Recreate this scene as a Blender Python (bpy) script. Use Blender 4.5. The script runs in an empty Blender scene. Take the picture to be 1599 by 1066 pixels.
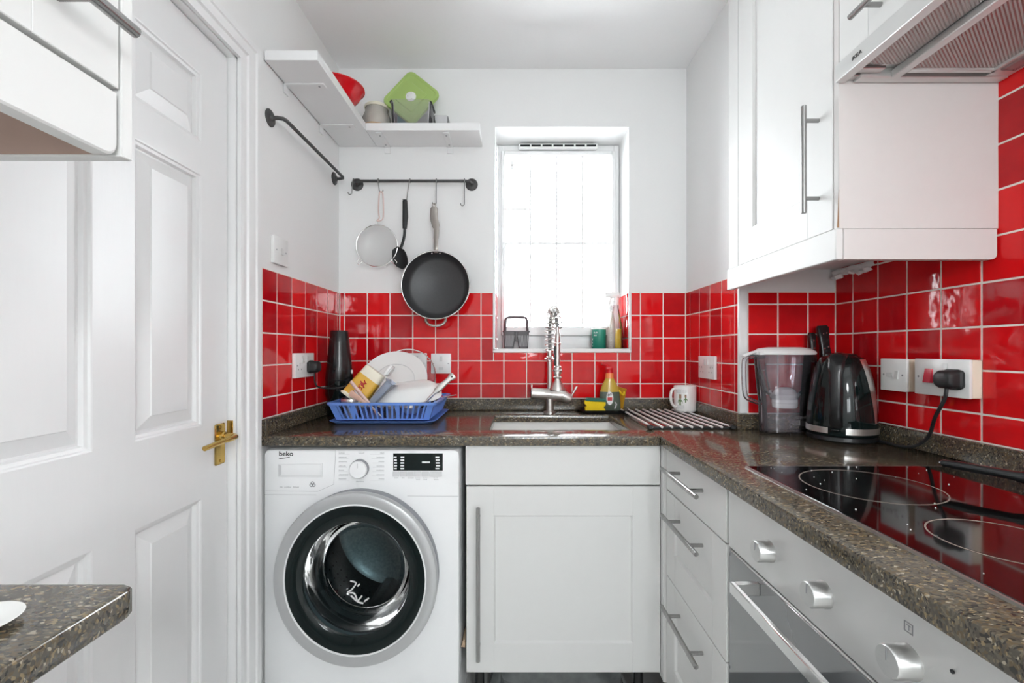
import bpy, bmesh, math, random
from mathutils import Matrix, Vector, Euler
random.seed(7)
SC = bpy.context.scene
COL = SC.collection
PI = math.pi

# ------------------------------------------------------------------ camera, world, light, exposure
ZC = 1.17
cd = bpy.data.cameras.new('camera')
cam = bpy.data.objects.new('camera', cd); COL.objects.link(cam)
cam.location = (0, 0, ZC); cam.rotation_euler = (PI/2, 0, 0)
cd.sensor_fit = 'HORIZONTAL'; cd.sensor_width = 36; cd.lens = 715/1599*36
cd.shift_x = -6.5/1599; cd.shift_y = 14/1599; cd.clip_start = 0.02
SC.camera = cam

W = bpy.data.worlds.new('overcast_sky'); SC.world = W; W.use_nodes = True
bg = W.node_tree.nodes['Background']
bg.inputs[0].default_value = (0.93, 0.97, 1.0, 1); bg.inputs[1].default_value = 11.5

def portal(name, loc, rot, sx, sy):
    l = bpy.data.lights.new(name, 'AREA'); l.shape = 'RECTANGLE'; l.size = sx; l.size_y = sy
    l.cycles.is_portal = True
    o = bpy.data.objects.new(name, l); COL.objects.link(o); o.location = loc; o.rotation_euler = rot
portal('window_daylight_portal', (0.2, 2.25, 1.66), (-PI/2, 0, 0), 0.62, 1.0)
portal('added_window_daylight_portal', (0.3, -1.82, 1.35), (PI/2, 0, 0), 0.8, 0.6)

vs = SC.view_settings
vs.view_transform = 'Standard'; vs.look = 'None'; vs.gamma = 1; vs.use_curve_mapping = False
vs.exposure = 0.85
try:
    SC.cycles.use_denoising = True; SC.cycles.use_adaptive_sampling = True; SC.cycles.adaptive_threshold = 0.02
    SC.cycles.max_bounces = 9; SC.cycles.diffuse_bounces = 5; SC.cycles.glossy_bounces = 4
    SC.cycles.transparent_max_bounces = 20; SC.cycles.transmission_bounces = 4
    SC.cycles.sample_clamp_indirect = 6
except Exception: pass

# ------------------------------------------------------------------ materials
MATS = {}
def nodes_of(name):
    m = bpy.data.materials.new(name); m.use_nodes = True
    nt = m.node_tree; b = nt.nodes['Principled BSDF']
    return m, nt, b
def mat(name, col, rough=0.4, metal=0.0, spec=0.5, coat=0.0, bump=0.0, bscale=40, var=0.03, emit=0, trans=0, stretch=None, alpha=None):
    if name in MATS: return MATS[name]
    m, nt, b = nodes_of(name)
    N, L = nt.nodes, nt.links
    tc = N.new('ShaderNodeTexCoord'); no = N.new('ShaderNodeTexNoise')
    no.inputs['Scale'].default_value = bscale; no.inputs['Detail'].default_value = 3
    if stretch:
        mp = N.new('ShaderNodeMapping'); mp.inputs['Scale'].default_value = stretch
        L.new(tc.outputs['Object'], mp.inputs['Vector']); L.new(mp.outputs['Vector'], no.inputs['Vector'])
    else: L.new(tc.outputs['Object'], no.inputs['Vector'])
    mx = N.new('ShaderNodeMix'); mx.data_type = 'RGBA'
    c = Vector(col)
    mx.inputs['A'].default_value = (*(c*(1-var)), 1); mx.inputs['B'].default_value = (*[min(1, x) for x in c*(1+var)], 1)
    L.new(no.outputs['Fac'], mx.inputs['Factor']); L.new(mx.outputs['Result'], b.inputs['Base Color'])
    b.inputs['Roughness'].default_value = rough; b.inputs['Metallic'].default_value = metal
    b.inputs['Specular IOR Level'].default_value = spec; b.inputs['Coat Weight'].default_value = coat
    b.inputs['Coat Roughness'].default_value = 0.05
    if trans: b.inputs['Transmission Weight'].default_value = trans
    if bump:
        bp = N.new('ShaderNodeBump'); bp.inputs['Strength'].default_value = bump; bp.inputs['Distance'].default_value = 0.002
        L.new(no.outputs['Fac'], bp.inputs['Height']); L.new(bp.outputs['Normal'], b.inputs['Normal'])
    if emit:
        b.inputs['Emission Color'].default_value = (*col, 1); b.inputs['Emission Strength'].default_value = emit
    MATS[name] = m; return m
def clear(name, tint, body=0.06, bodycol=(0.8, 0.8, 0.85), rough=0.03, ior=1.45):
    """thin clear plastic or glass: mostly see-through, glossy by fresnel, a little milky body"""
    if name in MATS: return MATS[name]
    m = bpy.data.materials.new(name); m.use_nodes = True
    nt = m.node_tree; N, L = nt.nodes, nt.links
    N.remove(N['Principled BSDF']); out = N['Material Output']
    tr = N.new('ShaderNodeBsdfTransparent'); tr.inputs[0].default_value = (*tint, 1)
    df = N.new('ShaderNodeBsdfDiffuse'); df.inputs[0].default_value = (*bodycol, 1)
    gl = N.new('ShaderNodeBsdfGlossy'); gl.inputs['Roughness'].default_value = rough
    fr = N.new('ShaderNodeFresnel'); fr.inputs[0].default_value = ior
    no = N.new('ShaderNodeTexNoise'); no.inputs['Scale'].default_value = 30
    ma = N.new('ShaderNodeMath'); ma.operation = 'MULTIPLY_ADD'; ma.inputs[1].default_value = body*0.3; ma.inputs[2].default_value = body*0.85
    L.new(no.outputs['Fac'], ma.inputs[0])
    m1 = N.new('ShaderNodeMixShader'); L.new(ma.outputs[0], m1.inputs[0]); L.new(tr.outputs[0], m1.inputs[1]); L.new(df.outputs[0], m1.inputs[2])
    m2 = N.new('ShaderNodeMixShader'); L.new(fr.outputs[0], m2.inputs[0]); L.new(m1.outputs[0], m2.inputs[1]); L.new(gl.outputs[0], m2.inputs[2])
    L.new(m2.outputs[0], out.inputs[0])
    MATS[name] = m; return m
def tile_mat():
    m, nt, b = nodes_of('red_glazed_tile'); N, L = nt.nodes, nt.links
    tc = N.new('ShaderNodeTexCoord'); oi = N.new('ShaderNodeObjectInfo')
    sc = N.new('ShaderNodeMath'); sc.operation = 'MULTIPLY'; sc.inputs[1].default_value = 37.0
    L.new(oi.outputs['Random'], sc.inputs[0])
    ad = N.new('ShaderNodeVectorMath'); ad.operation = 'ADD'
    L.new(tc.outputs['Object'], ad.inputs[0]); L.new(sc.outputs[0], ad.inputs[1])
    no = N.new('ShaderNodeTexNoise'); no.inputs['Scale'].default_value = 22; no.inputs['Detail'].default_value = 2
    L.new(ad.outputs[0], no.inputs['Vector'])
    rp = N.new('ShaderNodeValToRGB')
    rp.color_ramp.elements[0].color = (0.36, 0.004, 0.010, 1); rp.color_ramp.elements[0].position = 0.25
    rp.color_ramp.elements[1].color = (0.76, 0.009, 0.012, 1); rp.color_ramp.elements[1].position = 0.8
    mx = N.new('ShaderNodeMath'); mx.operation = 'MULTIPLY_ADD'; mx.inputs[1].default_value = 0.5; mx.inputs[2].default_value = 0.22
    L.new(oi.outputs['Random'], mx.inputs[0])
    m3 = N.new('ShaderNodeMath'); m3.operation = 'MULTIPLY_ADD'; m3.inputs[1].default_value = 0.3
    L.new(no.outputs['Fac'], m3.inputs[0]); L.new(mx.outputs[0], m3.inputs[2])
    L.new(m3.outputs[0], rp.inputs[0]); L.new(rp.outputs[0], b.inputs['Base Color'])
    b.inputs['Roughness'].default_value = 0.045; b.inputs['Specular IOR Level'].default_value = 0.36
    bp = N.new('ShaderNodeBump'); bp.inputs['Strength'].default_value = 0.13; bp.inputs['Distance'].default_value = 0.004
    L.new(no.outputs['Fac'], bp.inputs['Height']); L.new(bp.outputs['Normal'], b.inputs['Normal'])
    MATS['tile'] = m
tile_mat()
def worktop_mat():
    m, nt, b = nodes_of('speckled_stone_worktop'); N, L = nt.nodes, nt.links
    tc = N.new('ShaderNodeTexCoord'); mp = N.new('ShaderNodeMapping')
    mp.inputs['Rotation'].default_value = (0.5, 0.4, 0.7); mp.inputs['Scale'].default_value = (1, 2.1, 1.5)
    nz = N.new('ShaderNodeTexNoise'); nz.inputs['Scale'].default_value = 60
    L.new(tc.outputs['Object'], nz.inputs['Vector'])
    va = N.new('ShaderNodeVectorMath'); va.operation = 'MULTIPLY_ADD'; va.inputs[1].default_value = (0.012,)*3
    L.new(nz.outputs['Color'], va.inputs[0]); L.new(tc.outputs['Object'], va.inputs[2])
    L.new(va.outputs[0], mp.inputs['Vector'])
    vo = N.new('ShaderNodeTexVoronoi'); vo.inputs['Scale'].default_value = 205
    L.new(mp.outputs[0], vo.inputs['Vector'])
    sp = N.new('ShaderNodeSeparateColor'); L.new(vo.outputs['Color'], sp.inputs[0])
    rp = N.new('ShaderNodeValToRGB'); rp.color_ramp.interpolation = 'CONSTANT'
    stops = [(0, (.030, .027, .023)), (.14, (.070, .061, .047)), (.42, (.098, .085, .064)), (.66, (.10, .073, .042)), (.80, (.14, .118, .082)), (.91, (.22, .165, .09)), (.965, (.33, .29, .22))]
    e = rp.color_ramp.elements
    e[0].position, e[0].color = 0, (*stops[0][1], 1); e[1].position, e[1].color = stops[1][0], (*stops[1][1], 1)
    for p, c in stops[2:]:
        k = e.new(p); k.color = (*c, 1)
    L.new(sp.outputs[0], rp.inputs[0]); L.new(rp.outputs[0], b.inputs['Base Color'])
    b.inputs['Roughness'].default_value = 0.13; b.inputs['Specular IOR Level'].default_value = 0.6
    bp = N.new('ShaderNodeBump'); bp.inputs['Strength'].default_value = 0.05; bp.inputs['Distance'].default_value = 0.001
    L.new(nz.outputs['Fac'], bp.inputs['Height']); L.new(bp.outputs['Normal'], b.inputs['Normal'])
    MATS['worktop'] = m
worktop_mat()
def floor_mat():
    m, nt, b = nodes_of('white_floor_tile'); N, L = nt.nodes, nt.links
    tc = N.new('ShaderNodeTexCoord'); br = N.new('ShaderNodeTexBrick')
    br.inputs['Scale'].default_value = 3; br.offset = 0
    br.inputs['Color1'].default_value = (.80, .79, .77, 1); br.inputs['Color2'].default_value = (.77, .76, .74, 1); br.inputs['Mortar'].default_value = (.5, .49, .47, 1)
    br.inputs['Mortar Size'].default_value = 0.008; br.inputs['Brick Width'].default_value = 1; br.inputs['Row Height'].default_value = 1
    L.new(tc.outputs['Object'], br.inputs['Vector']); L.new(br.outputs[0], b.inputs['Base Color'])
    b.inputs['Roughness'].default_value = 0.35; MATS['floor'] = m
floor_mat()
def mesh_mat():
    m = bpy.data.materials.new('fine_wire_mesh'); m.use_nodes = True
    nt = m.node_tree; N, L = nt.nodes, nt.links; b = N['Principled BSDF']; out = N['Material Output']
    b.inputs['Base Color'].default_value = (.5, .5, .49, 1); b.inputs['Metallic'].default_value = 0.7; b.inputs['Roughness'].default_value = 0.45
    tc = N.new('ShaderNodeTexCoord'); ck = N.new('ShaderNodeTexChecker'); ck.inputs['Scale'].default_value = 900
    L.new(tc.outputs['Object'], ck.inputs['Vector'])
    ma = N.new('ShaderNodeMath'); ma.operation = 'MULTIPLY_ADD'; ma.inputs[1].default_value = 0.12; ma.inputs[2].default_value = 0.22
    L.new(ck.outputs['Fac'], ma.inputs[0])
    tr = N.new('ShaderNodeBsdfTransparent'); mx = N.new('ShaderNodeMixShader')
    L.new(ma.outputs[0], mx.inputs[0]); L.new(tr.outputs[0], mx.inputs[1]); L.new(b.outputs[0], mx.inputs[2]); L.new(mx.outputs[0], out.inputs[0])
    MATS['wiremesh'] = m
mesh_mat()
mat('wall', (.84, .84, .835), .7, bump=.05, bscale=120, var=.012)
mat('ceiling', (.92, .92, .92), .8, bump=.04, bscale=120, var=.012)
mat('gloss_white', (.84, .84, .84), .28, bump=.03, bscale=60, var=.01)
mat('door_white', (.82, .82, .82), .3, bump=.10, bscale=90, var=.01, stretch=(1, 1, .12))
mat('cabinet', (.715, .713, .70), .45, spec=.25, var=.01)
mat('cabinet_side', (.66, .635, .62), .4, spec=.3, var=.02)
mat('carcass', (.75, .74, .72), .5, var=.02)
mat('carcass_gap_shade', (.035, .05, .05), .6, var=.1)  # near-black to paint in the shade of the gap by the washing machine
mat('chipboard', (.30, .17, .09), .7, var=.2, bump=.2)
mat('liner_brown', (.40, .28, .235), .5, var=.06)
mat('grout', (.86, .80, .74), .8, bump=.1, bscale=200, var=.04)
mat('upvc', (.88, .88, .88), .25, var=.01)
mat('steel', (.56, .56, .55), .30, .9, var=.05, bscale=18, stretch=(1, 1, 30))
mat('oven_steel', (.66, .66, .65), .40, .6, var=.06, bscale=8)
mat('chrome', (.74, .74, .73), .14, 1, var=.02)
mat('nickel', (.68, .66, .63), .30, .92, var=.05)
mat('handle_steel', (.34, .335, .33), .27, .9, var=.05)
mat('hook_steel', (.24, .235, .23), .3, .8, var=.08); mat('pan_handle', (.42, .39, .36), .32, .9, var=.12, bscale=25)
mat('brass', (.52, .35, .10), .2, 1, var=.12, bscale=30)
mat('caddy_grey2', (.22, .22, .22), .4)
mat('iron', (.075, .075, .075), .5, .4, var=.2, bump=.2, bscale=200)
mat('white_plastic', (.84, .84, .83), .25, var=.01)
mat('rocker_white', (.62, .62, .61), .3)
mat('cream_plastic', (.80, .76, .62), .4, var=.02)
mat('box_cream', (.70, .63, .52), .5, var=.08)
mat('black_plastic', (.012, .013, .014), .22, var=.1)
mat('black_gloss', (.004, .009, .009), .07, spec=.35, var=.1)
mat('black_rubber', (.014, .015, .016), .5, var=.1)
mat('dark_void', (.012, .014, .015), .8)
mat('washer_white', (.88, .885, .89), .3, var=.008)
mat('washer_ring', (.50, .505, .51), .3, .35, var=.03)
mat('washer_ring_dark', (.30, .31, .33), .35, .2, var=.03)
mat('washer_grey', (.66, .66, .67), .35, var=.02)
mat('print_grey', (.25, .25, .26), .5); mat('print_light', (.55, .55, .56), .5); mat('print_black', (.02, .02, .02), .5); mat('print_white', (.85, .85, .85), .5)
mat('gasket', (.035, .04, .042), .6)
mat('drum_steel', (.22, .24, .25), .3, 1, var=.5, bscale=120)
mat('pan_grey', (.055, .056, .058), .42, .3, var=.15, bump=.05, bscale=150)
mat('porcelain', (.86, .86, .84), .12, var=.01)
mat('blue_plastic', (.16, .31, .78), .25, var=.1)
mat('green_plastic', (.38, .53, .16), .35, var=.03)
mat('red_plastic', (.60, .006, .012), .2, var=.05)
mat('red_switch', (.62, .02, .05), .25)
mat('teal', (.01, .17, .17), .4); mat('tin_green', (.03, .27, .19), .3); mat('navy', (.02, .04, .10), .4)
mat('sponge_yellow', (.85, .60, .01), .85, bump=.8, bscale=260, var=.1); mat('sponge_green', (.035, .16, .12), .95, bump=.8, bscale=300, var=.25)
mat('cloth_yellow', (.72, .42, .03), .9, bump=.6, bscale=300, var=.1)
mat('tub_yellow', (.72, .42, .05), .4, var=.12, bscale=14); mat('tub_print', (.50, .02, .02), .4)
mat('wood', (.45, .27, .13), .55, var=.18, bscale=10, stretch=(8, 8, 1)); mat('pink_wood', (.66, .42, .33), .5, var=.06)
mat('pink', (.72, .52, .48), .4)
mat('soap_green', (.10, .13, .10), .15); mat('soap_gold', (.55, .38, .06), .12); mat('soap_orange', (.85, .25, .07), .3)
mat('oil_yellow', (.85, .60, .0), .1, coat=.4)
mat('figure_green', (.10, .17, .05), .6); mat('figure_brown', (.30, .16, .09), .6)
mat('filter_metal', (.46, .43, .41), .38, .8, var=.06)
def ribs():
    nt = MATS['filter_metal'].node_tree; N, L = nt.nodes, nt.links
    tc = N.new('ShaderNodeTexCoord'); mp = N.new('ShaderNodeMapping'); mp.inputs['Rotation'].default_value = (0, 0, .9)
    wv = N.new('ShaderNodeTexWave'); wv.inputs['Scale'].default_value = 60; wv.inputs['Distortion'].default_value = .3
    L.new(tc.outputs['Object'], mp.inputs[0]); L.new(mp.outputs[0], wv.inputs['Vector'])
    bp = N.new('ShaderNodeBump'); bp.inputs['Strength'].default_value = 1; bp.inputs['Distance'].default_value = .002
    L.new(wv.outputs['Fac'], bp.inputs['Height']); L.new(bp.outputs[0], N['Principled BSDF'].inputs['Normal'])
ribs()
mat('rod_steel', (.86, .86, .85), .3, .25, var=.02); mat('hob_ring', (.24, .20, .17), .4); mat('hob_zone', (.006, .006, .006), .08, spec=.38)
mat('bag_plastic', (.13, .14, .14), .25, bump=.6, bscale=25, var=.5)
mat('cardboard', (.42, .30, .20), .8, var=.1)
mat('fill_lamp_glow', (.94, .98, 1), .5, emit=38.0)
mat('white_cord', (.75, .75, .75), .6)
clear('window_glass', (.98, .99, .99), body=.01)
clear('clear_plastic', (.95, .945, .955), body=.08, bodycol=(.72, .69, .74))
clear('jug_plastic', (.955, .945, .96), body=.045, bodycol=(.66, .62, .68))
clear('clear_glass', (.95, .95, .95), body=.04)
clear('frosted_tub', (.9, .88, .85), body=.5, bodycol=(.78, .74, .68), rough=.2)
clear('washer_glass', (.42, .50, .51), body=.02, bodycol=(.03, .05, .05), ior=1.30)
clear('hob_glass_trim', (.5, .5, .5), body=.5)

# ------------------------------------------------------------------ helpers
def new(): return bmesh.new()
def box(bm, x0, x1, y0, y1, z0, z1, bev=0, seg=1):
    x0, x1 = sorted((x0, x1)); y0, y1 = sorted((y0, y1)); z0, z1 = sorted((z0, z1))
    r = bmesh.ops.create_cube(bm, size=1)
    v = r['verts']
    for p in v: p.co = Vector(((x0+x1)/2+p.co.x*(x1-x0), (y0+y1)/2+p.co.y*(y1-y0), (z0+z1)/2+p.co.z*(z1-z0)))
    if bev:
        es = list({e for p in v for e in p.link_edges})
        bmesh.ops.bevel(bm, geom=es, offset=bev, segments=seg, affect='EDGES', profile=.5)
    return bm
def fbox(bm, f, plane, a0, a1, z0, z1, w0, w1, bev=0, seg=1):
    """box on a facing plane: f '-y' (a is x), '-x' / '+x' (a is y); w counts outwards"""
    if f == '-y': return box(bm, a0, a1, plane-w1, plane-w0, z0, z1, bev, seg)
    if f == '-x': return box(bm, plane-w1, plane-w0, a0, a1, z0, z1, bev, seg)
    return box(bm, plane+w0, plane+w1, a0, a1, z0, z1, bev, seg)
def fp(f, plane, a, z, w=0):
    if f == '-y': return Vector((a, plane-w, z))
    if f == '-x': return Vector((plane-w, a, z))
    return Vector((plane+w, a, z))
FR = {'-y': Matrix(((1, 0, 0), (0, 0, -1), (0, 1, 0))), '-x': Matrix(((0, 0, -1), (-1, 0, 0), (0, 1, 0))), '+x': Matrix(((0, 0, 1), (1, 0, 0), (0, 1, 0)))}
def fmat(f, loc): return Matrix.Translation(loc) @ FR[f].to_4x4()
def axis_mat(p, d, up=Vector((0, 0, 1))):
    """matrix whose local z looks along d"""
    d = Vector(d).normalized()
    if abs(d.dot(up)) > .999: up = Vector((0, 1, 0))
    x = up.cross(d).normalized(); y = d.cross(x)
    return Matrix.Translation(p) @ Matrix((x, y, d)).transposed().to_4x4()
def loft(bm, loops, cap0=True, cap1=True, closed=True):
    rows = [[bm.verts.new(p) for p in lp] for lp in loops]
    n = len(rows[0])
    for a, b in zip(rows, rows[1:]):
        for i in range(n if closed else n-1):
            j = (i+1) % n
            bm.faces.new((a[i], a[j], b[j], b[i]))
    if cap0 and n > 2: bm.faces.new(rows[0][::-1])
    if cap1 and n > 2: bm.faces.new(rows[-1])
    return rows
def circle(r, z, n=24, ry=None, M=None, cx=0, cy=0):
    ry = r if ry is None else ry
    pts = [Vector((cx+r*math.cos(2*PI*i/n), cy+ry*math.sin(2*PI*i/n), z)) for i in range(n)]
    return [M @ p for p in pts] if M else pts
def rrect(hx, hy, z, r, nc=5, M=None, cx=0, cy=0, sub=0):
    pts = []
    r = min(r, hx*.999, hy*.999)
    for k, (sx, sy) in enumerate(((1, 1), (-1, 1), (-1, -1), (1, -1))):
        for i in range(nc+1):
            a = PI/2*(k+i/nc)
            pts.append(Vector((cx+sx*(hx-r)+r*math.cos(a), cy+sy*(hy-r)+r*math.sin(a), z)))
        if sub:
            nx = ((-1, 1), (-1, -1), (1, -1), (1, 1))[k]
            q = Vector((cx+nx[0]*(hx-r)+r*math.cos(PI/2*(k+1)), cy+nx[1]*(hy-r)+r*math.sin(PI/2*(k+1)), z))
            p0 = pts[-1].copy()
            for s in range(1, sub+1): pts.append(p0.lerp(q, s/(sub+1)))
    return [M @ p for p in pts] if M else pts
def lathe(bm, prof, M=None, n=32, sx=1, cap0=False, cap1=False):
    loops = []
    for r, z in prof:
        loops.append(circle(max(r, 1e-5)*sx, z, n, ry=max(r, 1e-5), M=M))
    loft(bm, loops, cap0, cap1)
def cyl(bm, p0, p1, r, n=16, r2=None, bev=0):
    p0, p1 = Vector(p0), Vector(p1); M = axis_mat(p0, p1-p0); h = (p1-p0).length; r2 = r if r2 is None else r2
    if bev: loft(bm, [circle(r-bev, 0, n, M=M), circle(r, bev, n, M=M), circle(r2, h-bev, n, M=M), circle(r2-bev, h, n, M=M)])
    else: loft(bm, [circle(r, 0, n, M=M), circle(r2, h, n, M=M)])
def spl(pts, k=8, closed=False):
    P = [Vector(p) for p in pts]; out = []; n = len(P)
    for i in range(n if closed else n-1):
        g = (lambda j: P[j % n]) if closed else (lambda j: P[max(0, min(n-1, j))])
        a, b, c, d = g(i-1), g(i), g(i+1), g(i+2)
        for s in range(k):
            t = s/k
            out.append(.5*((2*b)+(c-a)*t+(2*a-5*b+4*c-d)*t*t+(3*b-a-3*c+d)*t**3))
    if not closed: out.append(P[-1])
    return out
def frames(pts):
    n = len(pts); T = [(pts[min(i+1, n-1)]-pts[max(i-1, 0)]).normalized() for i in range(n)]
    u = Vector((0, 0, 1)) if abs(T[0].z) < .9 else Vector((0, 1, 0))
    res = []; x = u.cross(T[0]).normalized()
    for t in T:
        x = (x-t*x.dot(t)).normalized(); res.append((x, t.cross(x)))
    return res
def tube(bm, pts, r, n=8, closed=False, ry=None):
    pts = [Vector(p) for p in pts]; fr = frames(pts); loops = []
    for i, (p, (x, y)) in enumerate(zip(pts, fr)):
        rr = r[i] if isinstance(r, (list, tuple)) else r
        r2 = rr if ry is None else (ry[i] if isinstance(ry, (list, tuple)) else ry)
        loops.append([p+x*rr*math.cos(2*PI*k/n)+y*r2*math.sin(2*PI*k/n) for k in range(n)])
    if closed: loops.append([v.copy() for v in loops[0]]); loft(bm, loops, False, False)
    else: loft(bm, loops)
def ring(bm, c, R, r, nrm=(0, -1, 0), n=40, k=8, sx=1):
    M = axis_mat(Vector(c), nrm)
    tube(bm, [M @ Vector((R*sx*math.cos(2*PI*i/n), R*math.sin(2*PI*i/n), 0)) for i in range(n+1)], r, k)
def slab(bm, xs, ys, skip, z0, z1, bev=.003):
    """horizontal slab on a cell grid with some cells left out; top and side edges eased"""
    g = {}
    def v(i, j, z): 
        k = (i, j, z)
        if k not in g: g[k] = bm.verts.new((xs[i], ys[j], z))
        return g[k]
    on = lambda i, j: 0 <= i < len(xs)-1 and 0 <= j < len(ys)-1 and (i, j) not in skip
    for i in range(len(xs)-1):
        for j in range(len(ys)-1):
            if not on(i, j): continue
            bm.faces.new((v(i, j, z1), v(i+1, j, z1), v(i+1, j+1, z1), v(i, j+1, z1)))
            bm.faces.new((v(i, j+1, z0), v(i+1, j+1, z0), v(i+1, j, z0), v(i, j, z0)))
            for (di, dj, a, b) in ((0, -1, (i, j), (i+1, j)), (1, 0, (i+1, j), (i+1, j+1)), (0, 1, (i+1, j+1), (i, j+1)), (-1, 0, (i, j+1), (i, j))):
                if not on(i+di, j+dj): bm.faces.new((v(*a, z0), v(*b, z0), v(*b, z1), v(*a, z1)))
    if bev:
        bmesh.ops.recalc_face_normals(bm, faces=bm.faces[:])
        es = [e for e in bm.edges if len(e.link_faces) == 2 and e.calc_face_angle(0) > 1]
        bmesh.ops.bevel(bm, geom=es, offset=bev, segments=2, affect='EDGES', profile=.5)
def thing(name, label, cat, loc, group=None):
    o = bpy.data.objects.new(name, None); COL.objects.link(o); o.empty_display_size = .05
    o.location = loc; o['label'] = label; o['category'] = cat
    if group: o['group'] = group
    return o
def attach(o, parent):
    if parent is None: return
    o.parent = parent
    if parent.type == 'EMPTY': o.matrix_parent_inverse = Matrix.Translation(parent.location).inverted()
def obj(name, bm, m, parent=None, smooth=40, M=None, label=None):
    if M is not None: bm.transform(M)
    bmesh.ops.recalc_face_normals(bm, faces=bm.faces[:])
    me = bpy.data.meshes.new(name); bm.to_mesh(me); bm.free()
    if smooth:
        for p in me.polygons: p.use_smooth = True
        me.set_sharp_from_angle(angle=math.radians(smooth))
    me.materials.append(MATS[m] if isinstance(m, str) else m)
    o = bpy.data.objects.new(name, me); COL.objects.link(o); attach(o, parent)
    if label: o['label'] = label
    return o
def tag(o, label, cat, group=None):
    o['label'] = label; o['category'] = cat
    if group: o['group'] = group
    return o
def struct(name, bm, m, label=None, smooth=0):
    o = obj(name, bm, m, smooth=smooth); o['kind'] = 'structure'
    if label: o['label'] = label
    return o
def text(name, s, size, f, loc, m, parent, align='LEFT', sxx=1.0, bold=0):
    c = bpy.data.curves.new(name, 'FONT'); c.body = s; c.size = size; c.extrude = .0002; c.align_x = align; c.offset = bold
    c.materials.append(MATS[m]); c.resolution_u = 3
    o = bpy.data.objects.new(name, c); COL.objects.link(o)
    bpy.context.view_layer.update()
    me = bpy.data.meshes.new_from_object(o.evaluated_get(bpy.context.evaluated_depsgraph_get()))
    bpy.data.objects.remove(o); me.transform(fmat(f, loc) @ Matrix.Diagonal((sxx, 1, 1, 1)))
    o = bpy.data.objects.new(name, me); COL.objects.link(o); attach(o, parent)
    return o
def sub(parent, name, m, fn, smooth=40, label=None):
    bm = new(); fn(bm); return obj(name, bm, m, parent, smooth, label=label)

# ------------------------------------------------------------------ room dimensions
XL, XP, XR = -.781, .750, 1.068      # left wall, pier side, right wall
YB, YR = 2.016, 1.530                # back wall, recess face
ZT = 2.41                            # ceiling
YF = -1.8                            # wall behind
WX0, WX1, WZ0, WZ1 = -.093, .496, 1.178, 2.154
HW = .91                             # worktop height

# ---- structure
bm = new(); box(bm, -1.05, 1.35, YF-.15, YB+.3, -.1, 0); struct('floor', bm, 'floor')
bm = new(); box(bm, -1.05, 1.35, YF-.15, YB+.3, ZT, ZT+.1); struct('ceiling', bm, 'ceiling')
bm = new()
box(bm, XL-.2, WX0, YB, YB+.28, 0, ZT); box(bm, WX1, XP+.02, YB, YB+.28, 0, ZT)
box(bm, WX0, WX1, YB, YB+.28, 0, WZ0); box(bm, WX0, WX1, YB, YB+.28, WZ1, ZT)
wall_back = struct('wall_back', bm, 'wall')
bm = new(); box(bm, XP, XR+.25, YR, YB+.28, 0, ZT); wall_pier = struct('wall_pier', bm, 'wall')
bm = new(); box(bm, XR, XR+.25, YF-.15, YR, 0, ZT); wall_right = struct('wall_right', bm, 'wall')
DY0, DY1, DZ = .505, 1.285, 1.992    # doorway
bm = new()
box(bm, XL-.2, XL, YF-.15, DY0, 0, ZT); box(bm, XL-.2, XL, DY1, YB, 0, ZT); box(bm, XL-.2, XL, DY0, DY1, DZ, ZT)
wall_left = struct('wall_left', bm, 'wall')
bm = new()
RX0, RX1, RZ0, RZ1 = -.05, .65, 1.1, 1.6
box(bm, XL, RX0, YF-.15, YF, 0, ZT); box(bm, RX1, XR, YF-.15, YF, 0, ZT); box(bm, RX0, RX1, YF-.15, YF, 0, RZ0); box(bm, RX0, RX1, YF-.15, YF, RZ1, ZT)
struct('wall_front', bm, 'wall')

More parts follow.
